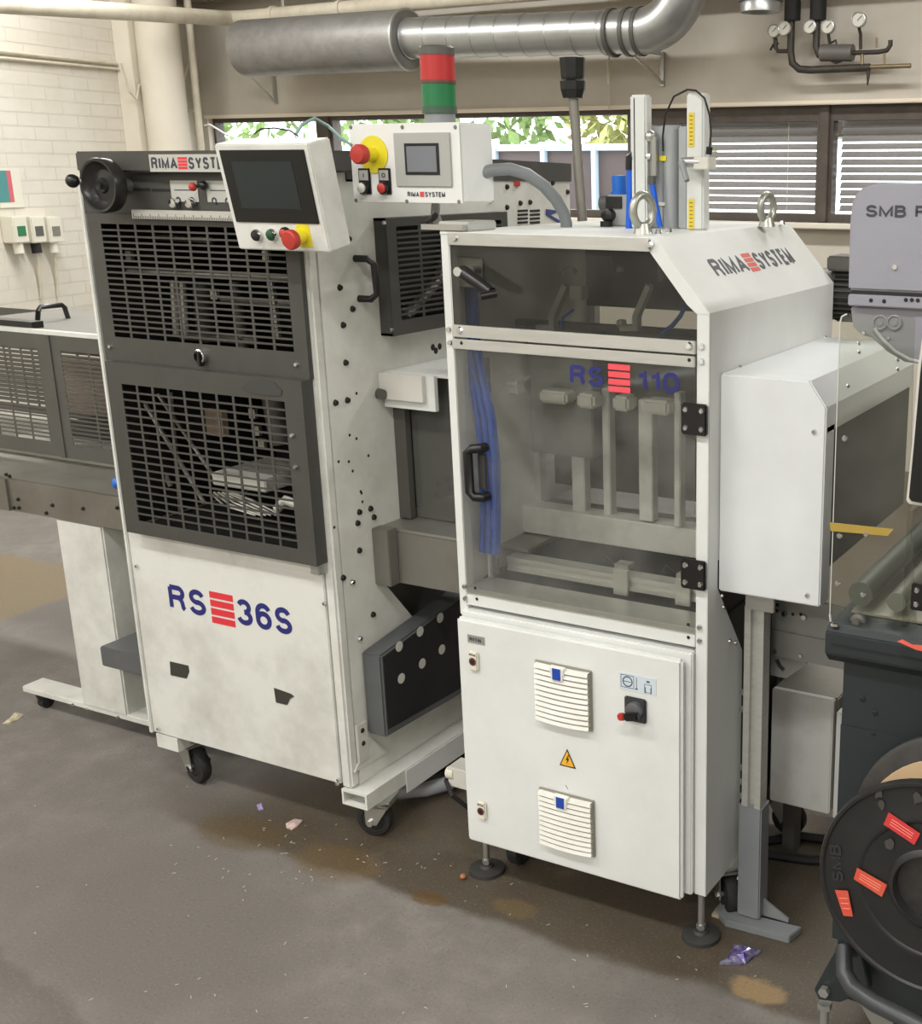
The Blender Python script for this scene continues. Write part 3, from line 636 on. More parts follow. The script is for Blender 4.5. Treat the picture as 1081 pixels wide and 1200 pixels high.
# RS=36S lettering on the front panel
def tx(s_, x0, x1, zb, zt, par, mt, bold=.02, Yp=Y0, **k): return text(s_, par, mt, (x0, Yp-.0002, zb), X1, Z1, x1-x0, zt-zb, bold, **k)
fpn = A.children[0]
q = [at(x, y, Y=Y0) for x, y in ((200, 713.6), (199, 684.5), (242.5, 722), (279.6, 732), (343.5, 744), (279.6, 702.5), (248.4, 726.5), (244.8, 693.5), (275.5, 731))]
zb, zt = q[0].z, q[1].z
tx('RS', q[0].x, q[2].x, zb, zt, fpn, NAVY, .025)
bars(fpn, (q[6].x+.002, Y0-.0002, zb-.012), X1, Z1, q[8].x-q[6].x, zt-zb+.016)
tx('36S', q[3].x, q[4].x, zb, zt, fpn, NAVY, .025)
TAPEK = mat('black_tape', '#37352f', .7)
for pts in (((199.5, 775), (221, 780), (222, 787), (219, 795), (200.5, 791)), ((321.5, 806), (333, 810), (341, 813), (345, 816), (340, 819), (337, 826), (324, 823))):
    MB().prism([at(x, y, Y=Y0-.0002) for x, y in pts], (0, -.0015, 0)).build('tape_patch', TAPEK, fpn)
screws([at(x, y, Y=Y0) for x, y in ((161, 663), (186.5, 853.5), (381, 707), (397.5, 913.5), (396, 918))], (0, -1, 0), .006, .006, A)
MB().box(-1.978, -1.95, Y0-.03, Y0-.002, .727, .757).build('hinge_block', ZINC, A, bev=.002)
# bolts and holes on the side
SP = mat('bolt_black', '#24221f', .5, .3)
bp = [(398, 337), (402, 381), (405, 425), (393, 472), (407, 469), (408.5, 280), (413, 362)]
bp2 = [(421, 600), (434, 596), (438, 606), (419, 613), (421, 645), (440, 637), (402, 677), (437, 720)]
screws([at(x, y, X=XR) for x, y in bp+bp2], (1, 0, 0), .008, .006, A, SP, 'bolts')
screws([at(x, y, X=XR) for x, y in ((412, 682), (421, 748))], (1, 0, 0), .008, .008, A, CHROME)
screws([at(x, y, X=XR) for x, y in ((418, 461), (410, 510), (418, 514), (432, 534), (423, 576), (425, 588), (413.5, 552), (424, 578), (392, 618), (397, 541), (409, 541))], (1, 0, 0), .004, .0006, A, BLACKM, 'holes')
screws([at(x, y, X=XR) for x, y in ((511, 411), (507.5, 407), (515.5, 406))], (1, 0, 0), .009, .0006, A, BLACKM, 'holes')
# side handle
ha, hb = at(416, 303, X=XR), at(421, 350, X=XR)
MB().tube([ha, ha+V((.032, .004, 0)), ha+V((.045, .012, -.012)), hb+V((.045, .012, .012)), hb+V((.032, .004, 0)), hb], .0085, 10).build('pull_handle', BLACK, A, smooth=True)
# perforated side cover
cvA = at(437, 257, X=XR); cv = MB()
perf(cv, V((XR+.035, 2.285, 1.262)), Y1, Z1, X1, .5, .275, .035, .03, .035, .02, 5, 17, .009, .0055)
for (a0, a1, b0, b1) in ((0, .5, 0, .006), (0, .5, .269, .275), (0, .006, 0, .275), (.494, .5, 0, .275)): cv.fbox(V((XR, 2.285, 1.262)), Y1, Z1, X1, a0, a1, b0, b1, 0, .036)
cvo = cv.build('side_guard_cover', DARK, A)
MB().box(XR+.0005, XR+.004, 2.32, 2.75, 1.29, 1.52).build('recess', BLACKM, A)
MB().tube([(XR+.015, 2.36, 1.3), (XR+.015, 2.5, 1.38), (XR+.02, 2.55, 1.5)], .014, 8).build('inner_hose', ZINC, A, smooth=True)
screws([at(x, y, X=XR+.037) for x, y in ((450, 261), (459, 386))], (1, 0, 0), .006, .004, A)
# rear part details seen above the second machine
for i in range(5):
    for j in range(2): 
        a = at(607+j*14.5, 246+i*4.6, X=XR+.001); MB().box(XR, XR+.002, a.y, a.y+.05, a.z-.006, a.z).build('vent_slot', BLACKM, A)
screws([at(x, y, X=XR) for x, y in ((594, 219), (594, 243), (609.6, 238), (647.5, 214.5), (575, 235), (621, 237), (665, 225))], (1, 0, 0), .008, .006, A, SP, 'bolts')
MB().tube([at(605, 212, X=XR), at(605, 218, X=XR)], .012, 8).build('red_mark', REDB, A)
MB().prism([at(x, y, X=XR+.001) for x, y in ((640, 245), (657, 247), (645, 252), (657, 259), (657, 263), (640, 252))], (.002, 0, 0)).build('blue_mark', mat('faded_navy', '#3a4478', .5), A)
# transfer conveyor between the machines
tc = at(443, 620, X=XR)
MB().box(XR-.001, -1.59, 2.235, 2.30, .655, .79).build('transfer_beam', STEELD, A, bev=.002)
MB().box(XR-.03, -1.5, 2.235, 2.62, .79, .797).build('transfer_bed', STEEL, A)
MB().box(XR, XR+.05, 2.20, 2.235, .655, .80).build('beam_end_plate', STEELD, A, bev=.002)
MB().box(XR, XR+.035, 2.31, 2.33, .80, 1.17).build('tunnel_post', DARK2, A)
tg = MB().box(XR+.035, -1.59, 2.335, 2.341, .80, 1.168).build('tunnel_window', glass('hazy_tunnel_acrylic', '#e8e8e4', .16, '#a2a29c', .03, .06), A)
MB().box(XR+.03, -1.59, 2.62, 2.64, .80, 1.17).build('tunnel_back', SIDEW, A)
MB().box(XR, -1.56, 2.29, 2.65, 1.170, 1.176).build('tunnel_top', WHITE, A, bev=.001)
MB().box(XR+.003, -1.775, 2.276, 2.29, 1.09, 1.176).build('sensor_bracket', WHITE, A, bev=.001)
MB().box(XR+.001, -1.80, 2.262, 2.276, 1.112, 1.176).build('sensor_flap', PALE, A, bev=.001)
MB().cyl(at(444, 461, X=XR), at(444, 461, X=XR)+V((.02, -.01, 0)), .013, 14).build('stop_knob', DARK2, A, smooth=True)
# sloping dark chute with white holes
CX = XR+.062; qa, qb, qc, qd = at(446, 769, X=CX), at(504, 726, X=CX), at(451, 866, X=CX), at(540, 814, X=CX)
cy0, cy1 = qa.y, 2.78; ex_ = lambda p, q, y: p.z+(q.z-p.z)*(y-p.y)/(q.y-p.y)
ch = MB(); ch.prism([(XR+.001, cy0, ex_(qc, qd, cy0)), (XR+.001, cy1, ex_(qc, qd, cy1)), (XR+.001, cy1, ex_(qa, qb, cy1)), (XR+.001, cy0, qa.z)], (CX-XR-.001, 0, 0)); cho = ch.build('exit_chute', DARKC, A, bev=.005)
CHI = mat('chute_inner', '#1f2022', .6)
MB().prism([(CX+.0005, cy0+.008, ex_(qc, qd, cy0)+.02), (CX+.0005, cy1, ex_(qc, qd, cy1)+.02), (CX+.0005, cy1, ex_(qa, qb, cy1)-.004), (CX+.0005, cy0+.008, qa.z-.006)], (.001, 0, 0)).build('chute_face', CHI, cho)
hx = CX+.0017
for x, y in ((470.5, 795), (495, 777.5), (518, 761), (468, 757.5), (492.5, 740), (516, 724)):
    c_ = at(x, y, X=hx); MB().lathe(c_, (1, 0, 0), [(0, .0135), (.0008, .0135), (.0008, 0)], 16).build('hole', PALE, cho)
# base rails, pan, latch plate, casters
pass
rl = MB(); rx0, rx1 = XR-.03, XR+.05; ry0, ry1 = 2.055, 3.0
rl.box(rx0, rx1, ry0, ry1, .148, .154); rl.box(rx0, rx1, ry0, ry1, .112, .118); rl.box(rx1-.006, rx1, ry0, ry1, .118, .148); rl.box(rx0, rx0+.006, ry0, ry1, .118, .148)
rl.build('base_rail', WHITED, A)
MB().box(rx1+.0005, rx1+.004, at(476, 925, X=rx1).y, 3.0, .088, .152).build('rail_cover', WHITE, A, bev=.001)
MB().box(XL+.02, XL+.1, 2.06, 3.0, .12, .16).build('base_rail', WHITED, A)
MB().box(XL+.1, rx0, 2.5, 2.56, .12, .16).build('cross_rail', WHITED, A)
lt_ = at(427, 835, X=XR+.0)
MB().box(XR, XR+.008, 2.085, 2.125, .215, .32).build('latch_plate', PALE, A, bev=.002)
screws([V((XR+.008, 2.105, .30)), V((XR+.008, 2.105, .265))], (1, 0, 0), .007, .003, A, BLACKM, 'bolts')
MB().prism([(XR+.001, 2.07, .2), (XR+.001, 2.2, .2), (XR+.001, 2.13, .27)], (.004, 0, 0)).build('gusset', WHITED, A)
caster(A, XR+.025, 2.13, .112, .047, math.radians(195), trail=.016)
caster(A, -2.575, 2.13, .13, .052, math.radians(-12), trail=.026)
caster(A, XL+.075, 2.4, .12, .045, math.radians(10))
caster(A, XR+.01, 2.85, .112, .046, 0)
caster(A, XL+.06, 2.85, .12, .046, 0)
# inner works seen through the guards
IN = MB()
MB().box(XL+.015, XR-.022, 2.62, 2.63, 1.02, 1.615).build('inner_back_panel', mat('inner_black', '#121211', .8), A)
MB().box(XL+.013, XL+.016, Y0+.03, 2.62, .75, 1.6).build('shade_liner', MATS['inner_black'], A)  # added black sheets, put in to darken the inside behind the guards
MB().box(XR-.024, XR-.021, Y0+.04, 2.62, .75, 1.6).build('shade_liner', MATS['inner_black'], A)
MB().box(XL+.016, XR-.024, 2.60, 2.61, .745, 1.03).build('shade_liner', MATS['inner_black'], A)
MB().box(XL+.015, XR-.022, 2.1, 2.62, .735, .745).build('inner_bed', BLACKM, A)
INL = mat('inner_bright_steel', '#a8a59c', .35, .6); 
for i, (px, y0, y1) in enumerate(((203, 328, 392), (214, 330, 396))):
    a = at(px, y0, Y=2.2); b = at(px+4, y1, Y=2.2); MB().cyl(a, b, .009, 8).build('spindle', INL, A, smooth=True)
ch_ = MB()
for i in range(12):
    c_ = at(316+i*.7, 332+i*5.5, Y=2.18); ch_.box(c_.x-.008, c_.x+.008, c_.y, c_.y+.01, c_.z-.005, c_.z+.004)
ch_.build('drive_chain', INL, A, kind='stuff')
for (x0, y0, x1, y1, r, Yd) in ((150, 318, 345, 326, .006, 2.15), (165, 465, 240, 590, .006, 2.16), (185, 462, 252, 560, .005, 2.17), (155, 470, 200, 570, .007, 2.2), (200, 460, 215, 640, .006, 2.22), (175, 600, 300, 640, .006, 2.2), (150, 276, 250, 282, .008, 2.25), (260, 350, 345, 356, .008, 2.25), (160, 390, 300, 400, .01, 2.3)):
    MB().cyl(at(x0, y0, Y=Yd), at(x1, y1, Y=Yd), r, 8).build('linkage_rod', STEELD, A, smooth=True)
for (x0, y0, x1, y1, r, Yd) in ((172, 300, 182, 400, .02, 2.35), (236, 330, 242, 400, .025, 2.35), (275, 330, 285, 410, .015, 2.3), (160, 460, 168, 590, .018, 2.3), (320, 465, 330, 520, .03, 2.3)):
    MB().cyl(at(x0, y0, Y=Yd), at(x1, y1, Y=Yd), r, 12).build('roller_column', DARK2, A, smooth=True)
a = at(226, 478, Y=2.35); b = at(262, 508, Y=2.35)
MB().box(a.x, b.x, 2.35, 2.37, b.z-.01, a.z).build('inner_board', mat('inner_brown_board', '#a58f78', .7), A)
a = at(246, 540, Y=2.16); b = at(312, 578, Y=2.16)
MB().box(a.x, b.x, 2.16, 2.36, b.z, a.z-.03).build('inner_tray', PALE, A, bev=.003)
for i in range(6):
    MB().tube([at(246+i*5, 577, Y=2.13), at(262+i*7, 592-i, Y=2.12), at(300+i*6, 604, Y=2.14)], .003, 6).build('inner_cable', INL, A)
MB().tube([at(325, 596, Y=2.13), at(335, 586, Y=2.13), at(350, 592, Y=2.13)], .012, 8).build('inner_hose', PALE, A, smooth=True)
for px, py in ((295, 485), (300, 505), (306, 520), (250, 345), (311, 300), (150, 300)):
    c_ = at(px, py, Y=2.15); MB().box(c_.x-.01, c_.x+.01, c_.y, c_.y+.01, c_.z-.012, c_.z+.012).build('inner_fitting', INL, A)

# ---- touch panel box, tilted to look slightly downwards
TL_ = at(250, 169, Y=1.93); TRp = at(360.5, 169, Y=1.93); BLp = at(281, 292, Y=1.972)
u = X1; v = (V((0, 1.93, TL_.z))-V((0, 1.972, BLp.z))).normalized(); nrm = -(v.cross(u)).normalized() if (v.cross(u)).y > 0 else v.cross(u).normalized()
W_ = TRp.x-TL_.x; Hh = abs((TL_.z-BLp.z))/v.z; o = V((TL_.x, 1.972, BLp.z))
hm = MB().fbox(o, u, v, nrm, 0, W_, 0, Hh, -.068, 0).build('touch_panel_box', WHITED, A, bev=.003)
fo = o
def fpt(px, py, off=0): return at(px, py, pl=(o+nrm*off, nrm))
def uv(px, py): p = fpt(px, py)-o; return p.dot(u), p.dot(v)
b0 = uv(279, 259); b1 = uv(378, 261); b2 = uv(253, 177); b3 = uv(355, 177)
MB().fbox(o, u, v, nrm, .014, W_-.012, .06, Hh-.012, 0, .003).build('bezel', BLACK, hm, bev=.001)
MB().fbox(o, u, v, nrm, .042, W_-.05, .09, Hh-.035, .003, .0036).build('display', SCREEN, hm)
for px, py, mt_, r in ((303, 275, BLACKM, .0105), (320.5, 274.5, mat('dark_green', '#1c4a2c', .4), .0105), (336, 273, REDB, .0105)): push(hm, fpt(px, py), nrm, r, mt_, .012, ring=CHROME if px != 336 else BLACK)
ec = fpt(355, 276); MB().fbox(ec, u, v, nrm, -.012, .022, -.024, .024, 0, .001).build('yellow_label', YEL, hm)
estop(hm, ec, nrm, rk=.0205, L=.045, disc=False)
MB().tube([V((-1.9, 2.02, 1.6)), V((-1.9, 2.06, 1.6))], .02, 12).build('panel_arm', DARK2, hm, smooth=True)
MB().tube([at(267, 159, Y=2.0), at(256, 152, Y=2.01), at(246, 146, Y=2.02), at(240, 147, Y=2.1)], .002, 6).build('cable', ZINC, hm)
MB().tube([at(347, 157, Y=2.02), at(354, 146, Y=2.03), at(369, 138.5, Y=2.06), at(385, 148, Y=2.1), at(400, 162, Y=2.11), at(412, 170, Y=2.115)], .0035, 8).build('cable', mat('teal_hose', '#7f9d98', .4), hm, smooth=True)
MB().tube([at(298, 157, Y=2.02), at(306, 151, Y=2.03), at(322, 150, Y=2.04), at(340, 153, Y=2.05), at(350, 160, Y=2.06)], .002, 6).build('cable', BLACKM, hm)

# ================================================================ infeed conveyor at the far left
B = thing('infeed_conveyor', 'low conveyor with dark mesh hood and white pedestal at far left', 'conveyor', (-3.1, 2.5, 0))
zt_ = .762
MB().box(-4.3, XL-.001, 2.22, 2.235, .665, zt_).build('side_beam', STEELD, B, bev=.001)
MB().box(-3.37, -3.325, 2.212, 2.22, .665, zt_).build('splice_plate', STEELD, B)
MB().box(-4.3, XL-.001, 2.235, 2.95, zt_-.008, zt_).build('bed_plate', STEEL, B)
MB().box(-4.3, XL-.001, 2.93, 2.95, .665, zt_).build('side_beam', STEELD, B)
screws([at(x, y, Y=2.22) for x, y in ((8, 556), (12, 558), (17, 595), (23, 595), (22, 585), (62, 592), (98, 596), (138, 595), (55, 601))], (0, -1, 0), .006, .006, B, SP, 'bolts')
hd = MB(); GY = 2.42; gz0, gz1 = .785, 1.165
mx_ = at(62, 400, Y=GY).x; mx2 = at(46, 400, Y=GY).x
for (x0, x1) in ((mx_-.02, XL-.002), (mx_-.52, mx_-.02)):
    p_ = MB(); perf(p_, V((x0, GY, gz0)), X1, Z1, -Y1, x1-x0, gz1-gz0, .05, .02 if x0 > -3.4 else .055, .045, .045, 5, 22, .007, .005)
    p_.build('hood_panel', DARK2, B)
MB().box(mx_-.03, mx_-.01, GY-.006, GY+.02, gz0, gz1).build('hood_mullion', DARK2, B)
MB().box(mx_-.52, XL-.002, GY-.002, GY+.02, gz1, gz1+.012).build('hood_edge', WHITED, B)
tp = MB(); tp.prism([(mx_-.52, GY+.02, gz1+.004), (XL-.002, GY+.02, gz1+.004), (XL-.002, 2.85, gz1+.004), (mx_-.52, 2.85, gz1+.004)], (0, 0, .006)); tp.build('hood_top', mat('hood_grey', '#7c7971', .55, .1, '#68655e', .5, 8), B)
hb_ = MB(); perf(hb_, V((-4.4, 2.845, gz0)), X1, Z1, -Y1, 1.75, gz1-gz0, .03, .03, .03, .03, 14, 20, .012, .008); hb_.build('hood_back', DARK2, B)
h0 = at(44, 377, Z=gz1+.01); h1 = at(80, 373, Z=gz1+.01)
MB().tube([h0, h0+V((.01, 0, .035)), h0.lerp(h1, .15)+V((0, 0, .045)), h0.lerp(h1, .85)+V((0, 0, .045)), h1+V((-.01, 0, .035)), h1], .008, 8).build('hood_handle', BLACK, B, smooth=True)
MB().box(-4.0, -3.42, GY+.02, GY+.06, gz1+.01, gz1+.03).build('hood_rail', BLACK, B)
MB().box(-3.72, -2.9, 2.46, 2.72, zt_, zt_+.03).build('belt', PALE, B)
MB().box(-3.75, -3.3, 2.75, 2.77, .84, 1.02).build('backstop', mat('pinkish_board', '#9a8d84', .6), B)
MB().box(-3.6, -3.3, 2.6, 2.75, zt_+.03, zt_+.07).build('side_guide', DARK2, B)
MB().ball(tuple(at(139, 566, Y=2.21)), .0185).build('blue_cap', BLUE, B, smooth=True)
pd = MB().box(-3.14, -2.945, 2.225, 2.62, .066, .665).build('pedestal', WHITED, B, bev=.005)
MB().box(-3.42, -2.66, 2.225, 2.30, .055, .075).build('foot_bar', WHITED, B, bev=.003)
MB().box(-3.42, -2.66, 2.55, 2.62, .055, .075).build('foot_bar', WHITED, B, bev=.003)
screws([at(x, y, Y=2.225) for x, y in ((86, 826), (102, 831), (139, 840))], (0, -1, 0), .006, .006, B)
def small_caster(x, y): 
    f_ = MB().lathe((x, y, .012), (0, 0, 1), [(0, .012), (.004, .018), (.03, .026), (.036, .026), (.043, .02)], 14).build('caster', BLACKM, B, smooth=True)
    MB().cyl((x-.012, y, .021), (x+.012, y, .021), .021, 16).build('wheel', RUBBER, f_, smooth=True)
small_caster(-3.365, 2.26); small_caster(-3.365, 2.585); small_caster(-2.72, 2.26)
sx = MB().box(-2.885, XL-.002, 2.12, 2.5, .285, .345).build('shelf_box', DARKC, A, bev=.004)
MB().lathe((-2.71, 2.3, .345), (0, 0, 1), [(0, .026), (.001, .026), (.001, 0)], 18).build('hole', BLACKM, sx)
MB().box(-2.72, -2.66, 2.5, 2.56, .28, .4).build('drive_unit', BLACKM, B)

# ================================================================ RS 110 : the middle machine
YF = 2.08; XA, XB = -1.585, -.965; ZT = 1.523; YB = 2.785
M_ = thing('glazed_machine_cabinet', 'tall white machine with smoky glass doors above a louvred electrical door', 'machine', ((XA+XB)/2, 2.4, 0))
MB().box(XA, XA+.022, YF, YF+.03, .675, ZT-.003).build('front_post', WHITE, M_, bev=.002)
MB().box(XA, XA+.022, 2.67, 2.70, .3, ZT-.003).build('rear_post', WHITE, M_, bev=.002)
MB().box(-.992, XB, YF, YF+.004, .122, 1.386).build('front_post', WHITE, M_, bev=.0015)
MB().prism([(XB, YF+.001, .122), (XB, 2.262, .122), (XB, 2.262, .634), (XB, 2.128, .82), (XB, 2.128, .88), (XB, YB, .88), (XB, YB, 1.386), (XB, YF+.001, 1.386)], (-.004, 0, 0)).build('side_panel', SIDEW, M_)
# sloping shoulder and roof
sl_n = V((.137, 0, .118)).normalized()
MB().prism([(-1.083, YF, 1.523), (XB, YF, 1.386), (XB-.005, YF, 1.383), (-1.083, YF, 1.517)], (0, YB-YF, 0)).build('shoulder_panel', WHITE, M_)
MB().prism([(-1.0835, YF-.0008, 1.5222), (-1.105, YF-.0008, 1.5222), (-1.105, YF-.0008, 1.512), (-1.012, YF-.0008, 1.40), (-.992, YF-.0008, 1.384), (XB-.0005, YF-.0008, 1.384)], (0, .0035, 0)).build('shoulder_edge', WHITE, M_)
MB().prism([(XA, YF, ZT), (-1.083, YF, ZT), (-1.083, YB, ZT), (XA, YB, ZT)], (0, 0, -.006)).build('roof_panel', WHITE, M_)
MB().box(XA, XB, 2.69, 2.70, .30, .95).build('rear_panel', SIDEW, M_)
MB().box(XA, XA+.004, YF+.03, 2.67, .68, .95).build('left_panel', SIDEW, M_)
MB().box(XA, XA+.006, YF+.03, 2.67, .95, ZT-.006).build('left_panel', SIDEW, M_)
# front rails
ZU0, ZU1 = 1.312, 1.336
zl, zr = 1.325, 1.312
MB().box(XA+.022, -1.09, YF-.006, YF+.004, 1.497, 1.522).build('top_rail', ALU, M_, bev=.001)
MB().box(XA+.022, -.993, YF-.006, YF+.004, 1.307, 1.332).build('window_rail', ALU, M_, bev=.001)
MB().box(XA+.022, -.993, YF-.008, YF-.002, 1.282, 1.303).build('door_rail', ALU, M_, bev=.001)
MB().prism([(XA+.022, YF+.002, 1.33), (-.993, YF+.002, 1.33), (-.993, YF+.002, 1.384), (-1.09, YF+.002, 1.50), (XA+.022, YF+.002, 1.50)], (0, .004, 0)).build('upper_window', GL_UP, M_)
gd = MB().box(XA+.024, -.994, YF-.004, YF+.0, .733, 1.284).build('glass_door', GL_DOOR, M_)
MB().box(XA+.022, -.993, YF, YF+.03, .702, .727).build('lower_rail', WHITE, M_, bev=.001)
MB().box(XA+.022, -.993, YF+.004, YF+.09, .727, .742).build('inner_sill', ALU, M_, bev=.001)
screws([at(x, y, Y=YF-.006) for x, y in ((533.5, 279), (761, 286.5), (539, 387), (808, 405.5))], (0, -1, 0), .0085, .005, M_)
screws([at(x, y, Y=YF) for x, y in ((526.5, 386), (528, 401.5), (823, 406), (823, 423.5), (545, 687), (546, 701), (820.5, 735), (820.5, 750.5))], (0, -1, 0), .007, .005, M_)
screws([at(x, y, Y=YF-.008) for x, y in ((541, 402), (808, 422), (557, 689), (807, 732))], (0, -1, 0), .004, .001, M_, BLACKM, 'holes')
screws([at(x, y, Y=YF-.001) for x, y in ((559, 702), (807, 747))], (0, -1, 0), .004, .001, M_, BLACKM, 'holes')
# hinges
for px, py in ((814, 491.5), (813, 673.5)):
    c_ = at(px, py, Y=YF-.012)
    h_ = MB().box(c_.x-.0275, c_.x+.0275, YF-.016, YF-.005, c_.z-.031, c_.z+.031).build('hinge', BLACK, M_, bev=.003)
    screws([(c_.x+a, YF-.016, c_.z+b) for a in (-.017, .017) for b in (-.018, .018)], (0, -1, 0), .0065, .003, h_)
# glass door handle
a = at(548, 527, Y=YF-.028); b = at(551, 580, Y=YF-.028)
MB().tube([V((a.x+.03, YF-.004, a.z+.004)), V((a.x+.028, YF-.022, a.z+.004)), a+V((.012, 0, .003)), a+V((0, 0, -.006)), b+V((0, 0, .006)), b+V((.012, 0, -.003)), V((b.x+.028, YF-.022, b.z-.004)), V((b.x+.03, YF-.004, b.z-.004))], .0105, 10).build('door_handle', BLACK, M_, smooth=True)
MB().box(a.x+.012, a.x+.035, YF-.012, YF-.004, b.z+.01, a.z-.01).build('handle_plate', mat('dark_translucent', '#3a3a38', .3), M_, bev=.003)
# lettering on the glass
q = [at(x, y, Y=YF-.0045) for x, y in ((668.5, 450), (668.5, 427), (707.5, 455), (747, 458), (796.5, 461), (714, 456), (738, 458), (714, 430))]
zb_, zt2 = q[0].z, q[1].z
text('RS', gd, NAVY, (q[0].x, YF-.0045, zb_), X1, Z1, q[2].x-q[0].x, zt2-zb_, .025)
bars(gd, (q[5].x-.001, YF-.0045, zb_-.008), X1, Z1, q[6].x-q[5].x+.003, zt2-zb_+.016, mat('red_print_bright', '#e8505a', .5))
text('110', gd, NAVY, (q[3].x, YF-.0045, zb_), X1, Z1, q[4].x-q[3].x, zt2-zb_, .02)
# upper window crank handle
pc = at(551, 318, Y=YF+.03)
MB().box(pc.x-.04, pc.x+.035, YF+.03, YF+.035, pc.z-.035, pc.z+.03).build('crank_plate', ALU, M_, bev=.003)
ca_ = at(541, 318, Y=YF-.03); cb = at(581, 345, Y=YF-.04)
cr = MB().tube([ca_, ca_.lerp(cb, .5), cb+V((-.01, 0, .004))], [.015, .013, .011], 12).build('crank', BLACK, M_, smooth=True)
MB().cyl(cb+V((0, 0, .002)), at(562, 347.5, Y=YF-.07), .009, 12).build('crank_grip', BLACK, cr, smooth=True)
MB().cyl(ca_, ca_+V((0, .07, 0)), .008, 10).build('crank_shaft', ZINC, cr, smooth=True)
MB().lathe(ca_+V((0, -.014, 0)), (0, -1, 0), [(0, .010), (.002, .009), (.002, 0)], 14).build('crank_cap', ALU, cr)
# interior: chute columns, pads, beam, extrusion
INT = mat('inner_white', '#dcdcd6', .5, 0, '#8f8d84', .6, 9); INT2 = mat('inner_grey', '#8f8f89', .5, .2, '#5f5e59', .6, 6)
def slab(px0, py0, px1, py1, Yd, t, name, m, bev=.002):
    a = at(px0, py0, Y=Yd); b = at(px1, py1, Y=Yd); return MB().box(a.x, b.x, Yd, Yd+t, b.z, a.z).build(name, m, M_, bev=bev)
for (x0, x1, y0, y1, Yd) in ((616, 634, 425, 590, 2.40), (668, 686, 468, 605, 2.36), (705, 716, 455, 605, 2.36), (748, 765, 468, 612, 2.34), (790, 797, 460, 618, 2.33), (600, 614, 460, 600, 2.42)):
    slab(x0, y0, x1, y1, Yd, .03, 'chute_bar', INT)
for (x0, x1, y0, y1) in ((631, 664, 457, 475), (675, 696, 461, 480), (717, 736, 464, 483), (753, 783, 468, 488)):
    slab(x0, y0, x1, y1, 2.30, .05, 'belt_pad', PALE, .006)
ba = at(600, 603, Y=2.34); bb = at(800, 655, Y=2.34)
MB().box(at(590, 600, Y=2.34).x, XB-.006, 2.34, 2.40, at(800, 652, Y=2.34).z, at(600, 600, Y=2.34).z+.02).build('cross_beam', INT, M_, bev=.002)
MB().box(XA+.03, XB-.006, 2.40, 2.66, at(600, 600, Y=2.34).z, at(600, 600, Y=2.34).z+.02).build('inner_table', INT2, M_)
MB().box(XA+.006, XB-.006, 2.17, 2.69, .735, .74).build('inner_floor', BLACKM, M_)
MB().box(XA+.03, XB-.006, 2.45, 2.46, .9, 1.30).build('inner_rear_plate', mat('inner_mid_grey', '#84847e', .5, 0, '#65655f', .6, 5), M_)
a_ = at(580, 640, Y=2.33)
MB().box(XA+.03, XA+.2, 2.35, 2.42, 1.0, 1.30).build('inner_side_block', INT2, M_, bev=.003)
MB().prism([at(x, y, Y=2.3) for x, y in ((573, 457), (606, 446), (607, 462))], (0, .03, 0)).build('deflector', INT, M_)
slab(570, 485, 596, 540, 2.32, .04, 'inner_box', INT); slab(574, 545, 600, 605, 2.38, .03, 'inner_box', INT2)
# aluminium extrusion with stops
ex = MB(); ex.box(XA+.05, -1.0, 2.20, 2.225, .752, .762); ex.box(XA+.05, -1.0, 2.205, 2.225, .762, .775); ex.box(XA+.05, -1.0, 2.20, 2.225, .775, .785); ex.box(XA+.05, -1.0, 2.225, 2.24, .752, .785)
ex.build('extrusion', ALU, M_)
for px in (727, 800):
    c_ = at(px, 685, Y=2.19)
    MB().box(c_.x-.018, c_.x+.018, 2.19, 2.2, .742, .80).build('stop_bracket', ALU, M_, bev=.001)
    MB().box(c_.x-.02, c_.x+.015, 2.2, 2.23, .8, .81).build('sensor', ZINC, M_)
    MB().tube([(c_.x-.03, 2.22, .805), (c_.x-.06, 2.23, .815), (c_.x-.075, 2.24, .79)], .002, 6).build('cable', BLACKM, M_)
MB().prism([at(x, y, Y=2.195) for x, y in ((569, 672), (583, 674), (582, 656), (578, 656))], (0, .01, 0)).build('corner_gusset', ALU, M_)
# blue hoses at the left inside
for i in range(6):
    hp_ = [at(x, y, Y=2.15+(i % 2)*.012)+V(((i-2.5)*.0085, 0, 0)) for x, y in ((549, 335), (549, 378), (553, 415), (561, 450), (569, 490), (574, 540), (575, 600), (574, 648))]
    hp_ = [V((max(p.x, XA+.012), p.y, p.z)) for p in hp_]
    MB().tube(hp_, .0062, 8).build('blue_hose', BLUEH, M_, smooth=True)
for i, mt_ in enumerate((PALE, GREYP, INK)):
    MB().tube([V((XA+.03+i*.006, 2.17, 1.25)), V((XA+.035+i*.006, 2.17, 1.0)), V((XA+.045+i*.006, 2.16, .9)), V((XA+.03+i*.006, 2.16, .8)), V((XA+.03+i*.006, 2.16, .745))], .004, 8).build('cable', mt_, M_, smooth=True)
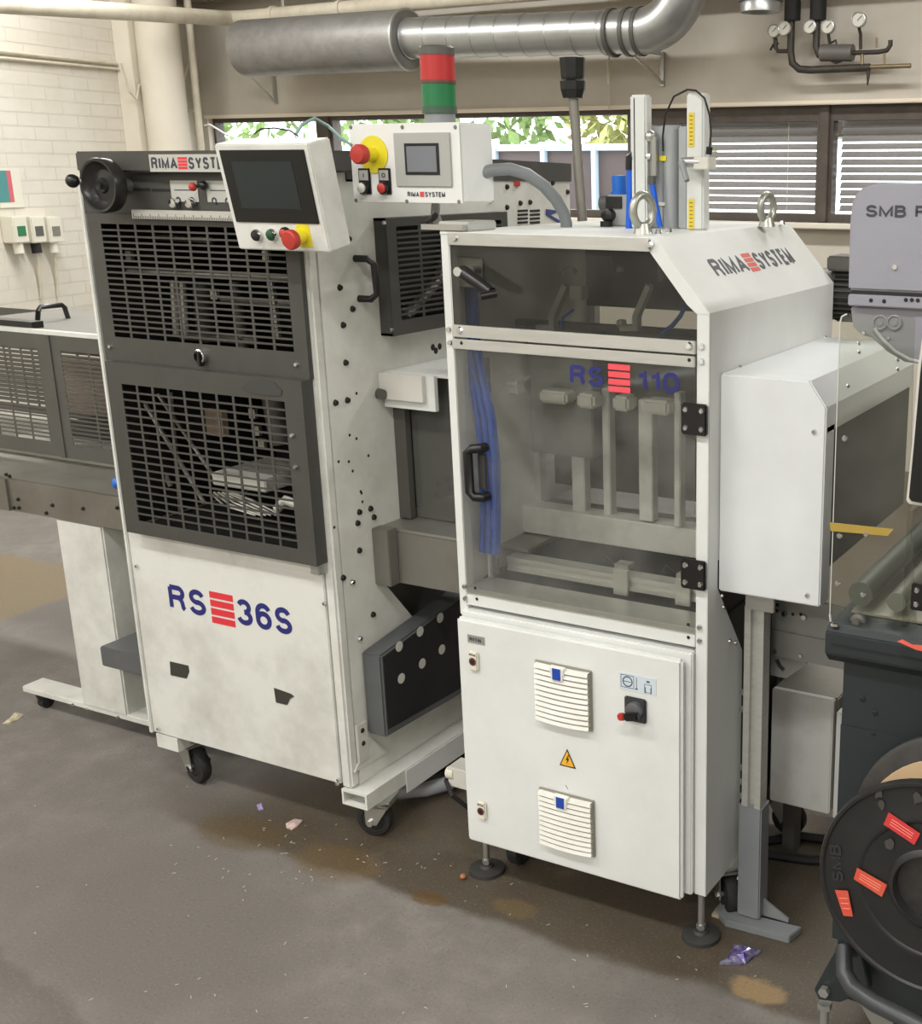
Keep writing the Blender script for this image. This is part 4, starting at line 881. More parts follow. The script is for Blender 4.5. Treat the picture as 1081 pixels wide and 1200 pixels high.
# upper compartment contents
for x0 in (640, 738):
    p = [at(x0-12, 388, Y=2.25), at(x0+9, 388, Y=2.25), at(x0+9, 372, Y=2.25), at(x0+24, 337, Y=2.25), at(x0+19, 333, Y=2.25), at(x0+3, 370, Y=2.25), at(x0+3, 381, Y=2.25), at(x0-12, 381, Y=2.25)]
    MB().prism(p, (0, .02, 0)).build('arm_bracket', ALU, M_)
slab(667, 335, 682, 352, 2.24, .03, 'inner_cylinder', ZINC); slab(722, 375, 730, 386, 2.3, .02, 'tag_plate', PALE); slab(722, 313, 728, 319, 2.4, .02, 'tag_plate', PALE)
MB().tube([at(672, 363, Y=2.25), at(660, 372, Y=2.25), at(657, 384, Y=2.25)], .003, 8).build('blue_hose', BLUEH, M_, smooth=True)
MB().tube([at(806, 352, Y=2.3), at(798, 370, Y=2.3), at(788, 382, Y=2.3), at(774, 392, Y=2.3)], .005, 8).build('blue_hose', BLUEH, M_, smooth=True)
MB().tube([at(659, 322, Y=2.3), at(662, 317, Y=2.3), at(672, 316, Y=2.3), at(676, 321, Y=2.3)], .006, 8).build('inner_clamp', ZINC, M_, smooth=True)
MB().box(XA+.03, XB-.05, 2.3, 2.32, 1.305, 1.32).build('inner_shelf', DARK2, M_)
slab(560, 335, 640, 352, 2.5, .03, 'inner_motor_mount', DARK2); slab(690, 300, 712, 350, 2.5, .03, 'inner_column', DARK2); slab(620, 290, 632, 375, 2.45, .03, 'inner_column', INT2); slab(770, 300, 778, 330, 2.45, .02, 'inner_column', INT2)
MB().box(XA+.03, XB-.02, 2.62, 2.63, 1.32, 1.37).build('inner_rear_strip', DARK2, M_)
MB().box(XA+.03, -1.1, 2.62, 2.63, 1.37, 1.51).build('inner_rear_plate', DARK2, M_)
# electrical enclosure and door
YD = 2.045
MB().box(XA+.012, -.993, YF-.012, 2.30, .124, .692).build('enclosure', DOORW, M_, bev=.003)
dr = MB().box(-1.571, -1.006, YD, YF-.016, .119, .682).build('enclosure_door', DOORW, M_, bev=.006)
def dpt(x, y, dy=0): return at(x, y, Y=YD-dy)
LOUV = mat('louvre_ivory', '#e6e5de', .4, 0, '#cdc8b6', .5, 14); LOUVB = mat('louvre_shadow', '#8f8c80', .6)  # backing colour holds the shadow between the slats
for (tlx, tly, brx, bry) in ((628, 772, 696, 857), (633, 921, 699, 1004)):
    a = dpt(tlx, tly); b = dpt(brx, bry); x0, x1, z0, z1 = a.x, b.x, b.z, a.z
    vg = MB().box(x0, x1, YD-.006, YD, z0, z1).build('louvre_vent', LOUVB, M_, bev=.002)
    n = 11; st_ = (z1-z0-.006)/n
    for i in range(n):
        sl_ = MB(); N_ = 8
        prof = []
        for j in range(N_+1):
            xx = x0+.004+(x1-x0-.008)*j/N_; sag = -.007*(1-((j/N_)*2-1)**2)*(.3+.7*(1-i/n)) ; prof.append((xx, sag))
        zb2 = z0+.004+i*st_
        for j in range(N_):
            (xa, sa), (xb2, sb_) = prof[j], prof[j+1]
            q_ = [(xa, YD-.006, zb2+sa*.6+.004), (xb2, YD-.006, zb2+sb_*.6+.004), (xb2, YD-.0165, zb2+sb_*.6+.002), (xa, YD-.0165, zb2+sa*.6+.002),
                  (xa, YD-.006, zb2+sa*.6+st_*.86), (xb2, YD-.006, zb2+sb_*.6+st_*.86), (xb2, YD-.0135, zb2+sb_*.6+st_*.8), (xa, YD-.0135, zb2+sa*.6+st_*.8)]
            sl_.add(q_, [(0, 1, 2, 3), (3, 2, 6, 7), (7, 6, 5, 4)])
        sl_.build('slat', LOUV, vg)
    cxx = x0+(x1-x0)*.45
    MB().prism([(cxx-.02, YD-.006, z1-.002), (cxx+.02, YD-.006, z1-.002), (cxx+.014, YD-.006, z1-.034), (cxx-.014, YD-.006, z1-.034)], (0, -.013, 0)).build('vent_latch', LOUV, vg, bev=.002)
    MB().box(cxx-.010, cxx+.010, YD-.0205, YD-.019, z1-.03, z1-.004).build('blue_badge', mat('royal_blue', '#2147a8', .4), vg)
for px, py in ((556.5, 774), (566, 949)):
    c_ = dpt(px, py); lk = MB().box(c_.x-.013, c_.x+.013, YD-.008, YD, c_.z-.024, c_.z+.026).build('quarter_turn_lock', SOCK, M_, bev=.004)
    MB().lathe((c_.x, YD-.008, c_.z), (0, -1, 0), [(0, .0095), (.001, .0095), (.001, 0)], 16).build('lock_ring', mat('lock_red_brown', '#6a3533', .5), lk)
    MB().lathe((c_.x, YD-.009, c_.z), (0, -1, 0), [(0, .0055), (.001, .0055), (.001, 0)], 16).build('lock_core', BLACKM, lk)
    text('RITTAL', lk, INK, (c_.x-.0085, YD-.0082, c_.z+.0145), X1, Z1, .017, .004, .02)
a = dpt(548.5, 743); pl_ = MB().box(a.x, a.x+.045, YD-.002, YD, a.z-.018, a.z).build('maker_plate', mat('plate_grey', '#9b9a96', .4, .3), M_)
text('RITTAL', pl_, INK, (a.x+.006, YD-.0021, a.z-.013), X1, Z1, .032, .008, .02)
# warning triangle
c_ = dpt(665.5, 889); tw = .021
MB().prism([(c_.x-tw, YD-.0006, c_.z-.02), (c_.x+tw, YD-.0006, c_.z-.02), (c_.x, YD-.0006, c_.z+.024)], (0, -.0004, 0)).build('warning_triangle_border', BLACKM, M_)
wt = MB().prism([(c_.x-tw*.8, YD-.001, c_.z-.017), (c_.x+tw*.8, YD-.001, c_.z-.017), (c_.x, YD-.001, c_.z+.0185)], (0, -.0005, 0)).build('warning_triangle', mat('warning_amber', '#f0b230', .5), M_)
MB().prism([(c_.x+.003, YD-.0016, c_.z+.01), (c_.x-.004, YD-.0016, c_.z-.003), (c_.x+.0, YD-.0016, c_.z-.003), (c_.x-.003, YD-.0016, c_.z-.014), (c_.x+.005, YD-.0016, c_.z+.0005), (c_.x+.001, YD-.0016, c_.z+.0005), (c_.x+.005, YD-.0016, c_.z+.01)], (0, -.0004, 0)).build('lightning_bolt', BLACKM, wt)
# instruction label and rotary switch
a = dpt(726.5, 787); b = dpt(769.5, 818)
il = MB().box(a.x, b.x, YD-.001, YD, b.z+.004, a.z).build('instruction_label', mat('pale_blue_label', '#ccd6de', .5), M_)
lb = MB(); 
def fr_(x0, x1, z0, z1, t=.0012):
    for q_ in ((x0, x1, z0, z0+t), (x0, x1, z1-t, z1), (x0, x0+t, z0, z1), (x1-t, x1, z0, z1)): lb.box(q_[0], q_[1], YD-.0014, YD-.001, q_[2], q_[3])
hx_, hz = b.x-a.x, a.z-b.z
fr_(a.x+.003, a.x+hx_*.4, b.z+.010, a.z-.004); fr_(a.x+hx_*.68, a.x+hx_*.88, b.z+.008, a.z-.016, .001)
lb.lathe((a.x+hx_*.2+.002, YD-.001, (a.z+b.z)/2+.003), (0, -1, 0), [(0, hx_*.14), (.0004, hx_*.14), (.0004, hx_*.11), (0, hx_*.11)], 20)
lb.box(a.x+hx_*.10, a.x+hx_*.31, YD-.0014, YD-.001, (a.z+b.z)/2+.002, (a.z+b.z)/2+.0035)
lb.box(a.x+hx_*.46, a.x+hx_*.475, YD-.0014, YD-.001, b.z+.012, a.z-.006); lb.box(a.x+hx_*.43, a.x+hx_*.5, YD-.0014, YD-.001, b.z+.01, b.z+.013)
lb.box(a.x+hx_*.7, a.x+hx_*.72, YD-.0014, YD-.001, b.z+.006, b.z+.02); lb.box(a.x+hx_*.85, a.x+hx_*.87, YD-.0014, YD-.001, b.z+.006, b.z+.02)
lb.box(a.x+hx_*.74, a.x+hx_*.83, YD-.0014, YD-.001, a.z-.012, a.z-.008)
lb.build('pictogram', mat('label_ink', '#4a5a6a', .5), il)
c_ = dpt(746, 831)
sw = MB().box(c_.x-.026, c_.x+.026, YD-.007, YD, c_.z-.028, c_.z+.028).build('main_switch', mat('switch_plate', '#3a3a3c', .4), M_, bev=.003)
MB().lathe((c_.x+.002, YD-.007, c_.z+.002), (0, -1, 0), [(0, .019), (.012, .019), (.014, .016), (.014, 0)], 24).build('switch_dial', mat('switch_grey', '#56565a', .4), sw, smooth=True)
MB().fbox(V((c_.x, YD-.021, c_.z-.001)), V((.85, 0, .18)).normalized(), V((-.2, 0, .9)).normalized(), -Y1, -.014, .02, -.013, .004, 0, .014).build('switch_grip', BLACK, sw, bev=.003)
MB().fbox(V((c_.x, YD-.021, c_.z-.001)), V((.85, 0, .18)).normalized(), V((-.2, 0, .9)).normalized(), -Y1, -.030, -.0135, -.012, .003, 0, .0135).build('red_tip', REDB, sw, bev=.003)
MB().tube([at(663, 920, Y=YD-.0002), at(666, 925, Y=YD-.0002)], .0008, 4).build('pen_mark', INK, M_)
# logo on the shoulder
oS = V((-1.023, YF, 1.4545))
def spt(px, py): return at(px, py, pl=(V((XB, YF, 1.386)), sl_n))
a = spt(843, 325.5)+sl_n*.0003; b = spt(833, 304.5); c_ = spt(936.5, 312)
vv = (V((-1.083, 0, 1.523))-V((XB, 0, 1.386))).normalized(); uu = Y1.copy()
hgt = .045; wdt = (c_-a).length
text('RIMA', M_, LOGOG, a, uu, vv, wdt*.385, hgt, .02)
bars(M_, a+uu*wdt*.40-vv*.001, uu, vv, wdt*.10, hgt+.002, mat('faded_red_print', '#d0625a', .5))
text('SYSTEM', M_, LOGOG, a+uu*wdt*.52, uu, vv, wdt*.48, hgt, .02)
# side guard box
XC = -.697; gy0, gy1 = 2.13, 2.72
gz = at(842, 438, Y=gy0).z; xq = at(949.5, 444.5, Y=gy0).x; p3 = at(969, 478, Y=gy0); zbt = at(841, 692, Y=gy0).z; xg = at(842, 438, Y=gy0).x
XC = p3.x
sg = MB().prism([(XB+.001, gy0, gz), (xq, gy0, gz), (p3.x, gy0, p3.z), (p3.x, gy0, zbt), (XB+.001, gy0, zbt)], (0, .012, 0)).build('side_cover_front', BOXW, M_, bev=.003)
sc = MB(); sc.prism([(XB+.001, gy0+.01, gz), (xq, gy0+.01, gz), (xq, gy0+.01, gz-.004), (XB+.001, gy0+.01, gz-.004)], (0, gy1-gy0, 0))
sc.prism([(xq, gy0+.01, gz), (p3.x, gy0+.01, p3.z), (p3.x-.004, gy0+.01, p3.z-.001), (xq-.001, gy0+.01, gz-.004)], (0, gy1-gy0, 0))
sc.prism([(p3.x, gy0+.01, p3.z), (p3.x, gy0+.01, p3.z-.05), (p3.x-.004, gy0+.01, p3.z-.05), (p3.x-.004, gy0+.01, p3.z)], (0, gy1-gy0, 0))
sc.build('side_cover_hood', BOXW, M_)
MB().box(p3.x-.004, p3.x, gy0+.01, gy0+.05, zbt, p3.z-.04).build('side_cover_edge', BOXW, M_)
MB().box(p3.x-.012, p3.x-.0045, gy0+.012, gy1, .88, p3.z-.04).build('side_cover_window', mat('dark_side_sheet', '#363632', .45, 0, '#45453f', .5, 12), M_)
screws([at(954.5, 506, Y=gy0), at(946.5, 697.5, Y=gy0)], (0, -1, 0), .006, .004, M_)
screws([at(867, 430, Z=gz), at(967, 395, Z=gz)], (0, 0, 1), .005, .004, M_)
bn = V((p3.z-gz, 0, -(p3.x-xq)));  bn = bn.normalized() if bn.z > 0 else -bn.normalized()
screws([at(x, y, pl=(p3, bn)) for x, y in ((1006.5, 403), (1006.5, 413), (993.5, 452.5), (1052, 422), (1052, 433))], bn, .005, .004, M_)
# dark gearbox plate behind the side panel
MB().prism([(XB-.01, 2.14, .88), (XB-.01, 2.5, .88), (XB-.01, 2.5, .2), (XB-.01, 2.255, .2), (XB-.01, 2.255, .6), (XB-.01, 2.12, .8)], (-.02, 0, 0)).build('inner_side_sheet', mat('soot_black', '#262523', .6), M_)
screws([at(x, y, X=XB+.0) for x, y in ((848, 711), (846, 698), (862, 753), (855, 771-20))], (1, 0, 0), .005, .004, M_)
# motor behind the machine on the right
mc = at(985, 345, Y=2.85)
mo = MB().cyl((mc.x-.06, 2.85, mc.z), (mc.x+.0, 2.85, mc.z), .062, 28).build('drive_motor', DARK2, M_, smooth=True)
fn = MB()
for i in range(28):
    t = 2*math.pi*i/28; d_ = V((0, math.cos(t), math.sin(t))); fn.fbox(V((mc.x, 2.85, mc.z)), X1, d_, X1.cross(d_), -.001, .14, .04, .066, -.0015, .0015)
fn.cyl((mc.x, 2.85, mc.z), (mc.x+.14, 2.85, mc.z), .054, 28); fn.build('cooling_fins', DARK, mo)
MB().box(mc.x-.02, mc.x+.09, 2.8, 2.9, mc.z+.06, mc.z+.095).build('terminal_box', DARK2, mo, bev=.004)
MB().box(-1.1, mc.x-.06, 2.80, 2.90, mc.z-.06, mc.z+.06).build('gearbox', DARK2, mo, bev=.01)
MB().box(-1.15, -1.05, 2.698, 2.81, mc.z-.05, mc.z+.05).build('motor_mount', DARK2, mo)
# control box on the roof corner
CY = 2.12
a = at(409, 145.5, Y=CY); b = at(545, 239, Y=CY)
cx0, cx1, cz0, cz1 = a.x, at(539, 146, Y=CY).x, b.z, a.z
cb_ = MB().box(cx0, cx1, CY, CY+.115, cz0, cz1).build('control_box', WHITE, M_, bev=.004)
MB().box(cx0+.001, cx1-.001, CY-.0015, CY, cz0+.001, cz1-.001).build('front_plate', mat('control_plate', '#dcdcd8', .4), cb_)
screws([at(x, y, Y=CY-.002) for x, y in ((411, 149), (471.5, 149), (533.5, 149), (417.5, 235), (477, 236), (538, 236.5))], (0, -1, 0), .0045, .002, cb_, STEELD)
estop(cb_, at(438, 181, Y=CY-.002), (0, -1, 0), .0385, .0205, .055)
pa, pb_ = at(462, 156, Y=CY-.002), at(532, 219, Y=CY-.002)
MB().box(pa.x, pb_.x-.002, CY-.006, CY-.0015, pb_.z, pa.z).build('screen_surround', mat('surround_grey', '#a9a9a4', .45, .2), cb_, bev=.001)
pa, pb_ = at(474, 168, Y=CY-.006), at(516, 205, Y=CY-.006)
MB().box(pa.x, pb_.x, CY-.0075, CY-.006, pb_.z, pa.z).build('screen_frame', BLACK, cb_)
MB().box(pa.x+.006, pb_.x-.006, CY-.0085, CY-.0075, pb_.z+.006, pa.z-.006).build('display', SCREENG, cb_)
for px, mt_, ch2 in ((428.5, PALE, 'I'), (452, REDB, 'O')):
    c2 = at(px, 213, Y=CY-.002)
    lg = MB().box(c2.x-.0155, c2.x+.0155, CY-.006, CY-.0015, c2.z-.026, c2.z+.028).build('legend_plate', BLACK, cb_, bev=.001)
    MB().box(c2.x-.012, c2.x+.012, CY-.007, CY-.006, c2.z+.003, c2.z+.024).build('legend', mat('legend_grey', '#b5b5b0', .4, .2), lg)
    text(ch2, lg, INK, (c2.x-(.001 if ch2 == 'I' else .005), CY-.0072, c2.z+.0085), X1, Z1, .002 if ch2 == 'I' else .010, .010, .0)
    push(cb_, (c2.x-.001, CY-.006, c2.z-.013), (0, -1, 0), .0105, mt_, .012)
a = at(478, 230.5, Y=CY-.002); b = at(522, 231, Y=CY-.002); w2 = b.x-a.x
text('RIMA', cb_, INK, (a.x, CY-.0017, a.z), X1, Z1, w2*.31, .0105, .02)
bars(cb_, (a.x+w2*.335, CY-.0017, a.z), X1, Z1, w2*.11, .0105)
text('SYSTEM', cb_, INK, (a.x+w2*.47, CY-.0017, a.z), X1, Z1, w2*.53, .0105, .02)
MB().tube([at(511, 240, Y=2.17), at(510, 252, Y=2.16), at(514, 262, Y=2.12)], .010, 10).build('support_tube', ZINC, M_, smooth=True)
MB().tube([at(511, 252, Y=2.12), at(506, 257, Y=2.1), at(494, 263, Y=2.1)], .006, 8).build('clamp_lever', BLACK, M_, smooth=True)
MB().box(XA-.02, XA+.06, 2.10, 2.2, ZT, ZT+.02).build('support_foot', ALU, M_, bev=.003)
MB().box(XA-.05, XA+.055, 2.082, 2.099, ZT+.003, ZT+.014).build('support_bar', ZINC, M_)
screws([at(551, 269, Z=ZT), at(560, 270, Z=ZT), at(784, 272, Z=ZT), at(772, 274, Z=ZT), at(917, 263, Z=ZT)], (0, 0, 1), .008, .008, M_)
# signal tower
tw_ = at(516, 140, Y=2.18); tX = tw_.x; zz = lambda py: at(516, py, Y=2.18).z
sg_ = MB().cyl((tX, 2.18, cz1-.002), (tX, 2.18, zz(131)), .0325, 28).build('signal_tower', GREYP, M_, smooth=True)
rib = [(0, .035), (.002, .0365)]
MB().lathe((tX, 2.18, zz(133)), (0, 0, 1), [(0, .032), (0, .037), (zz(125)-zz(133), .037), (zz(125)-zz(133), .034)], 32).build('lower_ring', mat('dark_green_ring', '#3d5645', .4), sg_, smooth=True)
MB().cyl((tX, 2.18, zz(125)), (tX, 2.18, zz(98)), .0355, 32).build('green_lamp', GREEN, sg_, smooth=True)
MB().lathe((tX, 2.18, zz(98)), (0, 0, 1), [(0, .034), (0, .0375), (.006, .0375), (.006, .034)], 32).build('middle_ring', mat('dark_red_ring', '#6a3c34', .4), sg_, smooth=True)
MB().cyl((tX, 2.18, zz(96)), (tX, 2.18, zz(64)), .036, 32).build('red_lamp', REDL, sg_, smooth=True)
MB().lathe((tX, 2.18, zz(65)), (0, 0, 1), [(0, .037), (zz(56)-zz(65), .037), (zz(54)-zz(65), .034), (zz(53)-zz(65), 0)], 32).build('top_cap', DARK2, sg_, smooth=True)
# grey hose from the control box into the roof
MB().tube([at(563, 203, Y=2.2), at(580, 199, Y=2.22), at(598, 198, Y=2.24), at(618, 204, Y=2.27), at(638, 218, Y=2.3), at(652, 234, Y=2.34), at(661, 250, Y=2.36), at(664, 262, Y=2.37), at(664, 275, Y=2.37)], .0135, 14).build('corrugated_hose', mat('grey_hose', '#787c7e', .5), M_, smooth=True)
# sensor on a slanted pole
ptop = at(672, 114, Y=2.74); pbot = at(683, 262, Y=2.74)
MB().tube([ptop, pbot, pbot+(pbot-ptop)*.2], .0125, 12).build('sensor_pole', STEELD, M_, smooth=True)
s0 = at(672, 113, Y=2.74)
MB().lathe(s0+V((0, 0, -.004)), (0, 0, 1), [(0, 0), (0, .026), (.02, .032), (.04, .033), (.045, .029), (.05, .030), (.095, .033), (.098, 0)], 8).build('sensor_head', BLACK, M_)
MB().box(ptop.x-.05, ptop.x+.08, 2.70, 2.78, 1.36, 1.39).build('pole_mount', DARK2, M_)
# air filter-regulator with blue knob
ra = at(653, 262, Z=ZT); rx_, ry_ = at(640, 262, Y=2.5), 2.5
fx0 = at(710, 230, Y=2.45).x; 
a = at(711, 228, Y=2.45); b = at(737, 266, Y=2.45)
fu = MB().box(a.x, b.x, 2.45, 2.52, ZT+.0, a.z).build('air_regulator', mat('regulator_grey', '#9a9b98', .45), M_, bev=.003)
MB().box(a.x+.0, a.x+.04, 2.446, 2.45, a.z-.03, a.z-.004).build('regulator_face', BLACK, fu)
kc_ = at(726, 222, Y=2.48); zk = at(726, 206, Y=2.48).z
MB().lathe((kc_.x, 2.48, a.z), (0, 0, 1), [(0, .02), (.006, .02), (.006, .016), (.010, .0165), (zk-a.z, .0165), (zk-a.z+.002, 0)], 24).build('blue_knob', BLUE, fu, smooth=True)
MB().cyl((a.x-.028, 2.48, a.z-.02), (a.x, 2.48, a.z-.02), .02, 18).build('round_knob', DARK2, fu, smooth=True)
MB().lathe((a.x+.01, 2.45, ZT+.025), (0, -1, 0), [(0, .014), (.02, .014), (.022, .01), (.022, 0)], 14).build('gauge_knob', BLACK, fu, smooth=True)
MB().cyl((a.x+.01, 2.43, ZT), (a.x+.01, 2.43, ZT+.012), .014, 14).build('base_fitting', BLACKM, fu)
# lift cylinder block and side posts
CB = mat('cylinder_grey', '#a2a5a6', .4, .25, '#8f9294', .4, 6)
def roofz(px, y0, Yd): return at(px, y0, Yd)
def vb(x0, x1, ytop, Yd, dep, name, m, z0=ZT, bev=.003):
    a = at(x0, ytop, Y=Yd); b = at(x1, ytop, Y=Yd); return MB().box(a.x, b.x, Yd, Yd+dep, z0, a.z).build(name, m, M_, bev=bev)
lp_ = vb(738, 757, 111, 2.38, .03, 'guide_post', mat('post_white', '#cfd1cd', .45), bev=.004)
g0 = at(743.5, 115, Y=2.38); MB().box(g0.x-.001, g0.x+.001, 2.379, 2.381, ZT, g0.z).build('post_groove', BLACKM, lp_)
vb(751, 778, 148, 2.41, .05, 'lift_cylinder', CB)
MB().cyl((at(787, 150, Y=2.43).x, 2.43, ZT), (at(787, 150, Y=2.43).x, 2.43, at(787, 147, Y=2.43).z), .021, 24).build('cylinder_barrel', CB, M_, smooth=True)
vb(795, 806, 148, 2.41, .05, 'lift_cylinder', CB)
rp = vb(804.5, 825, 109, 2.36, .035, 'guide_post', MATS['post_white'], bev=.004)
for y0, y1 in ((132, 172), (233, 268)):
    a = at(807.5, y0, Y=2.36); b = at(814, y1, Y=2.36)
    ys = MB().box(a.x, b.x, 2.3585, 2.36, b.z, a.z).build('yellow_scale', mat('scale_yellow', '#dbc233', .5), rp)
    tk = MB()
    nn_ = int((a.z-b.z)/.008)
    for i in range(nn_): tk.box(a.x+.003, b.x-.003, 2.358, 2.3586, b.z+.004+i*.008, b.z+.0065+i*.008)
    tk.build('scale_digits', mat('scale_ink', '#8a7a30', .5), ys, kind='stuff')
c_ = at(762, 160, Y=2.395); MB().ball((c_.x, 2.395, c_.z), .014).build('pipe_elbow', ZINC, M_, smooth=True)
MB().cyl((at(766, 165, Y=2.395).x, 2.395, at(766, 160, Y=2.395).z), (at(766, 165, Y=2.395).x, 2.395, at(766, 206, Y=2.395).z), .009, 6).build('pipe_fitting', ZINC, M_)
MB().cyl(at(744, 183.5, Y=2.39), at(764, 183.5, Y=2.39), .008, 8).build('pipe_fitting', ZINC, M_)
MB().tube([at(742, 183, Y=2.385), at(738.5, 184, Y=2.385), at(738.5, 199, Y=2.385)], .010, 10).build('hose_elbow', BLACK, M_, smooth=True)
MB().tube([at(738.5, 198, Y=2.385), at(738.5, 230, Y=2.385), V((at(737, 266, Y=2.385).x, 2.385, ZT-.02))], .0075, 10).build('blue_hose', BLUEH, M_, smooth=True)
MB().tube([at(764.5, 214, Y=2.385), at(768, 235, Y=2.385), at(774, 266, Y=2.385)], .006, 10).build('blue_hose', BLUEH, M_, smooth=True)
MB().cyl(at(764.5, 206, Y=2.385), at(764.5, 216, Y=2.385), .008, 8).build('hose_nut', DARK2, M_)
MB().box(at(773, 184, Y=2.405).x, at(780.5, 184, Y=2.405).x, 2.406, 2.409, at(776, 188.5, Y=2.405).z, at(776, 182.5, Y=2.405).z).build('yellow_tag', YEL, M_)
MB().box(at(771, 238, Y=2.405).x, at(779, 238, Y=2.405).x, 2.406, 2.409, at(776, 241, Y=2.405).z, at(776, 237, Y=2.405).z).build('cable_tag', SOCK, M_)
MB().cyl(at(800, 190, Y=2.33), at(822, 190, Y=2.33), .011, 10).build('clamp_bar', ZINC, M_, smooth=True)
a = at(815, 184, Y=2.33); b = at(833, 199, Y=2.33); MB().box(a.x, b.x, 2.32, 2.36, b.z, a.z).build('clamp_block', PALE, M_, bev=.002)
MB().tube([at(799, 190, Y=2.32), at(802, 200, Y=2.31), at(805.5, 212, Y=2.3)], [.008, .006, .0055], 10).build('clamp_lever', GREYP, M_, smooth=True)
MB().tube([at(777.5, 177, Y=2.4), at(777, 160, Y=2.39), at(780, 135, Y=2.38), at(790, 113, Y=2.37), at(806, 105, Y=2.36), at(816, 106, Y=2.35), at(826, 115, Y=2.35), at(832, 135, Y=2.35), at(833.5, 155, Y=2.35), at(832, 176, Y=2.35)], .0022, 8).build('sensor_cable', BLACKM, M_, smooth=True)
MB().cyl(at(832, 172, Y=2.35), at(831, 181, Y=2.35), .007, 8).build('cable_plug', BLACK, M_)
# lifting eye bolts
def eye(px, py, Yd, r=.026, yaw=.9):
    c_ = at(px, py, Y=Yd); b_ = MB().cyl((c_.x, Yd, ZT), (c_.x, Yd, ZT+.02), .02, 18, .014).build('lifting_eye', mat('cast_zinc', '#a7a89f', .35, .7), M_, smooth=True)
    pts = [V((c_.x, Yd, ZT+.018+r))+V((math.cos(yaw), math.sin(yaw), 0))*r*math.sin(t)+V((0, 0, -r*1.15*math.cos(t))) for t in [2*math.pi*i/20 for i in range(21)]]
    MB().tube(pts, .0085, 10).build('ring', MATS['cast_zinc'], b_, smooth=True)
eye(754, 265, 2.2, .027, 1.25); eye(899, 258, 2.6, .024, 1.3)
# feet, rear casters, side plug
for px, py in ((571, 1017), (822, 1094)):
    c_ = at(px, py, Z=.008); c_.y = max(c_.y, 2.1)
    ft = MB().lathe((c_.x, c_.y, 0), (0, 0, 1), [(0, .044), (.009, .043), (.012, .034), (.013, .018), (.019, .014), (.019, 0)], 28).build('levelling_foot', mat('foot_rubber', '#33322f', .6), M_, smooth=True)
    MB().cyl((c_.x, c_.y, .015), (c_.x, c_.y, .125), .0075, 12).build('threaded_rod', ZINC, ft, smooth=True)
    MB().cyl((c_.x, c_.y, .022), (c_.x, c_.y, .034), .011, 6).build('nut', ZINC, ft)
caster(M_, -.985, 2.24, .122, .045, math.radians(-50), wd=.03, trail=.02)
for q_ in (0, .022): MB().cyl((XA+.09+q_, 2.18, .03), (XA+.09+q_, 2.18, .125), .008, 10).build('drain_tube', PALE, M_, smooth=True)
caster(M_, XA+.07, 2.2, .122, .045, math.radians(-90), wd=.03, trail=.02)
caster(M_, -1.0, 2.6, .13, .045, 0); caster(M_, XA+.07, 2.6, .13, .045, 0)
MB().box(XA+.02, XB-.02, 2.30, 2.69, .13, .3).build('base_frame', DARK2, M_)
c_ = at(540, 908, Y=2.2)
pg = MB().box(c_.x-.035, XA+.013, 2.19, 2.25, c_.z-.035, c_.z+.02).build('power_plug', PALE, M_, bev=.004)
MB().cyl(at(526, 905, Y=2.2), at(534, 906, Y=2.2), .016, 14).build('cable_gland', SOCK, pg, smooth=True)
MB().tube([at(527, 905, Y=2.2), at(523, 915, Y=2.19), at(530, 932, Y=2.17), at(548, 946, Y=2.2), V((-1.5, 2.35, .05))], .006, 8).build('power_cable', BLACKM, pg, smooth=True)
tag(MB().tube([at(440, 925, Z=.03), at(470, 928, Z=.03), at(500, 925, Z=.03), at(525, 918, Z=.03), at(548, 905, Z=.04)], .02, 12).build('floor_hose', mat('grey_floor_hose', '#9c9fa2', .4), None, smooth=True), 'pale grey hose lying on the floor between the two white machines', 'hose')
tag(MB().tube([(-2.4, 2.5, .03), (-2.2, 2.4, .02), (-2.0, 2.35, .03), (-1.95, 2.55, .02)], .02, 10).build('floor_cable', BLACKM, None, smooth=True), 'black cable lying in the dark under the large left machine', 'cable')

# ================================================================ outfeed stand, grey plates, white cabinet
S = thing('outfeed_stand', 'grey steel and aluminium stand with foot plate right of the glazed machine', 'stand', (-.90, 2.2, 0))
sx0, sx1 = at(866, 945, Y=2.19).x, at(898, 945, Y=2.19).x
MB().box(sx0, sx0+.054, 2.19, 2.24, .02, .30).build('square_tube', GREYP, S, bev=.003)
al = MB(); ax0 = sx0+.006
for (x0, x1, y0, y1) in ((0, .014, 0, .044), (.03, .044, 0, .044), (.014, .03, .012, .032), (0, .044, .038, .044)): al.box(ax0+x0, ax0+x1, 2.192+y0, 2.192+y1, .28, .765)
al.build('slotted_profile', ALU, S)
a = at(874, 690, Y=2.18); b = at(907, 719, Y=2.18)
MB().box(a.x, b.x, 2.18, 2.19, b.z, a.z).build('clamp_plate', ZINC, S, bev=.001)
fp_ = [at(x, y, Z=.02) for x, y in ((838, 1062), (850, 1058), (872, 1068), (940, 1085), (925, 1097), (850, 1077))]
MB().prism([(p.x, p.y, .0) for p in fp_], (0, 0, .018)).build('foot_plate', GREYP, S, bev=.002)
MB().prism([(sx0+.054, 2.215, .018), (sx0+.115, 2.215, .018), (sx0+.115, 2.215, .026), (sx0+.054, 2.215, .06)], (0, .006, 0)).build('gusset', GREYP, S)
screws([at(x, y, X=sx0-.001)+V((0, 0, 0)) for x, y in ()] + [V((sx0, 2.21, z)) for z in (.1, .16, .22, .31, .345, .38, .52, .56)], (-1, 0, 0), .008, .008, S)
GP = mat('grey_plate', '#8b8b86', .4, .25, '#787873', .4, 5)
def gplate(pts, Yd, name, par, m=GP, t=.006): return MB().prism([at(x, y, Y=Yd) for x, y in pts], (0, t, 0)).build(name, m, par)
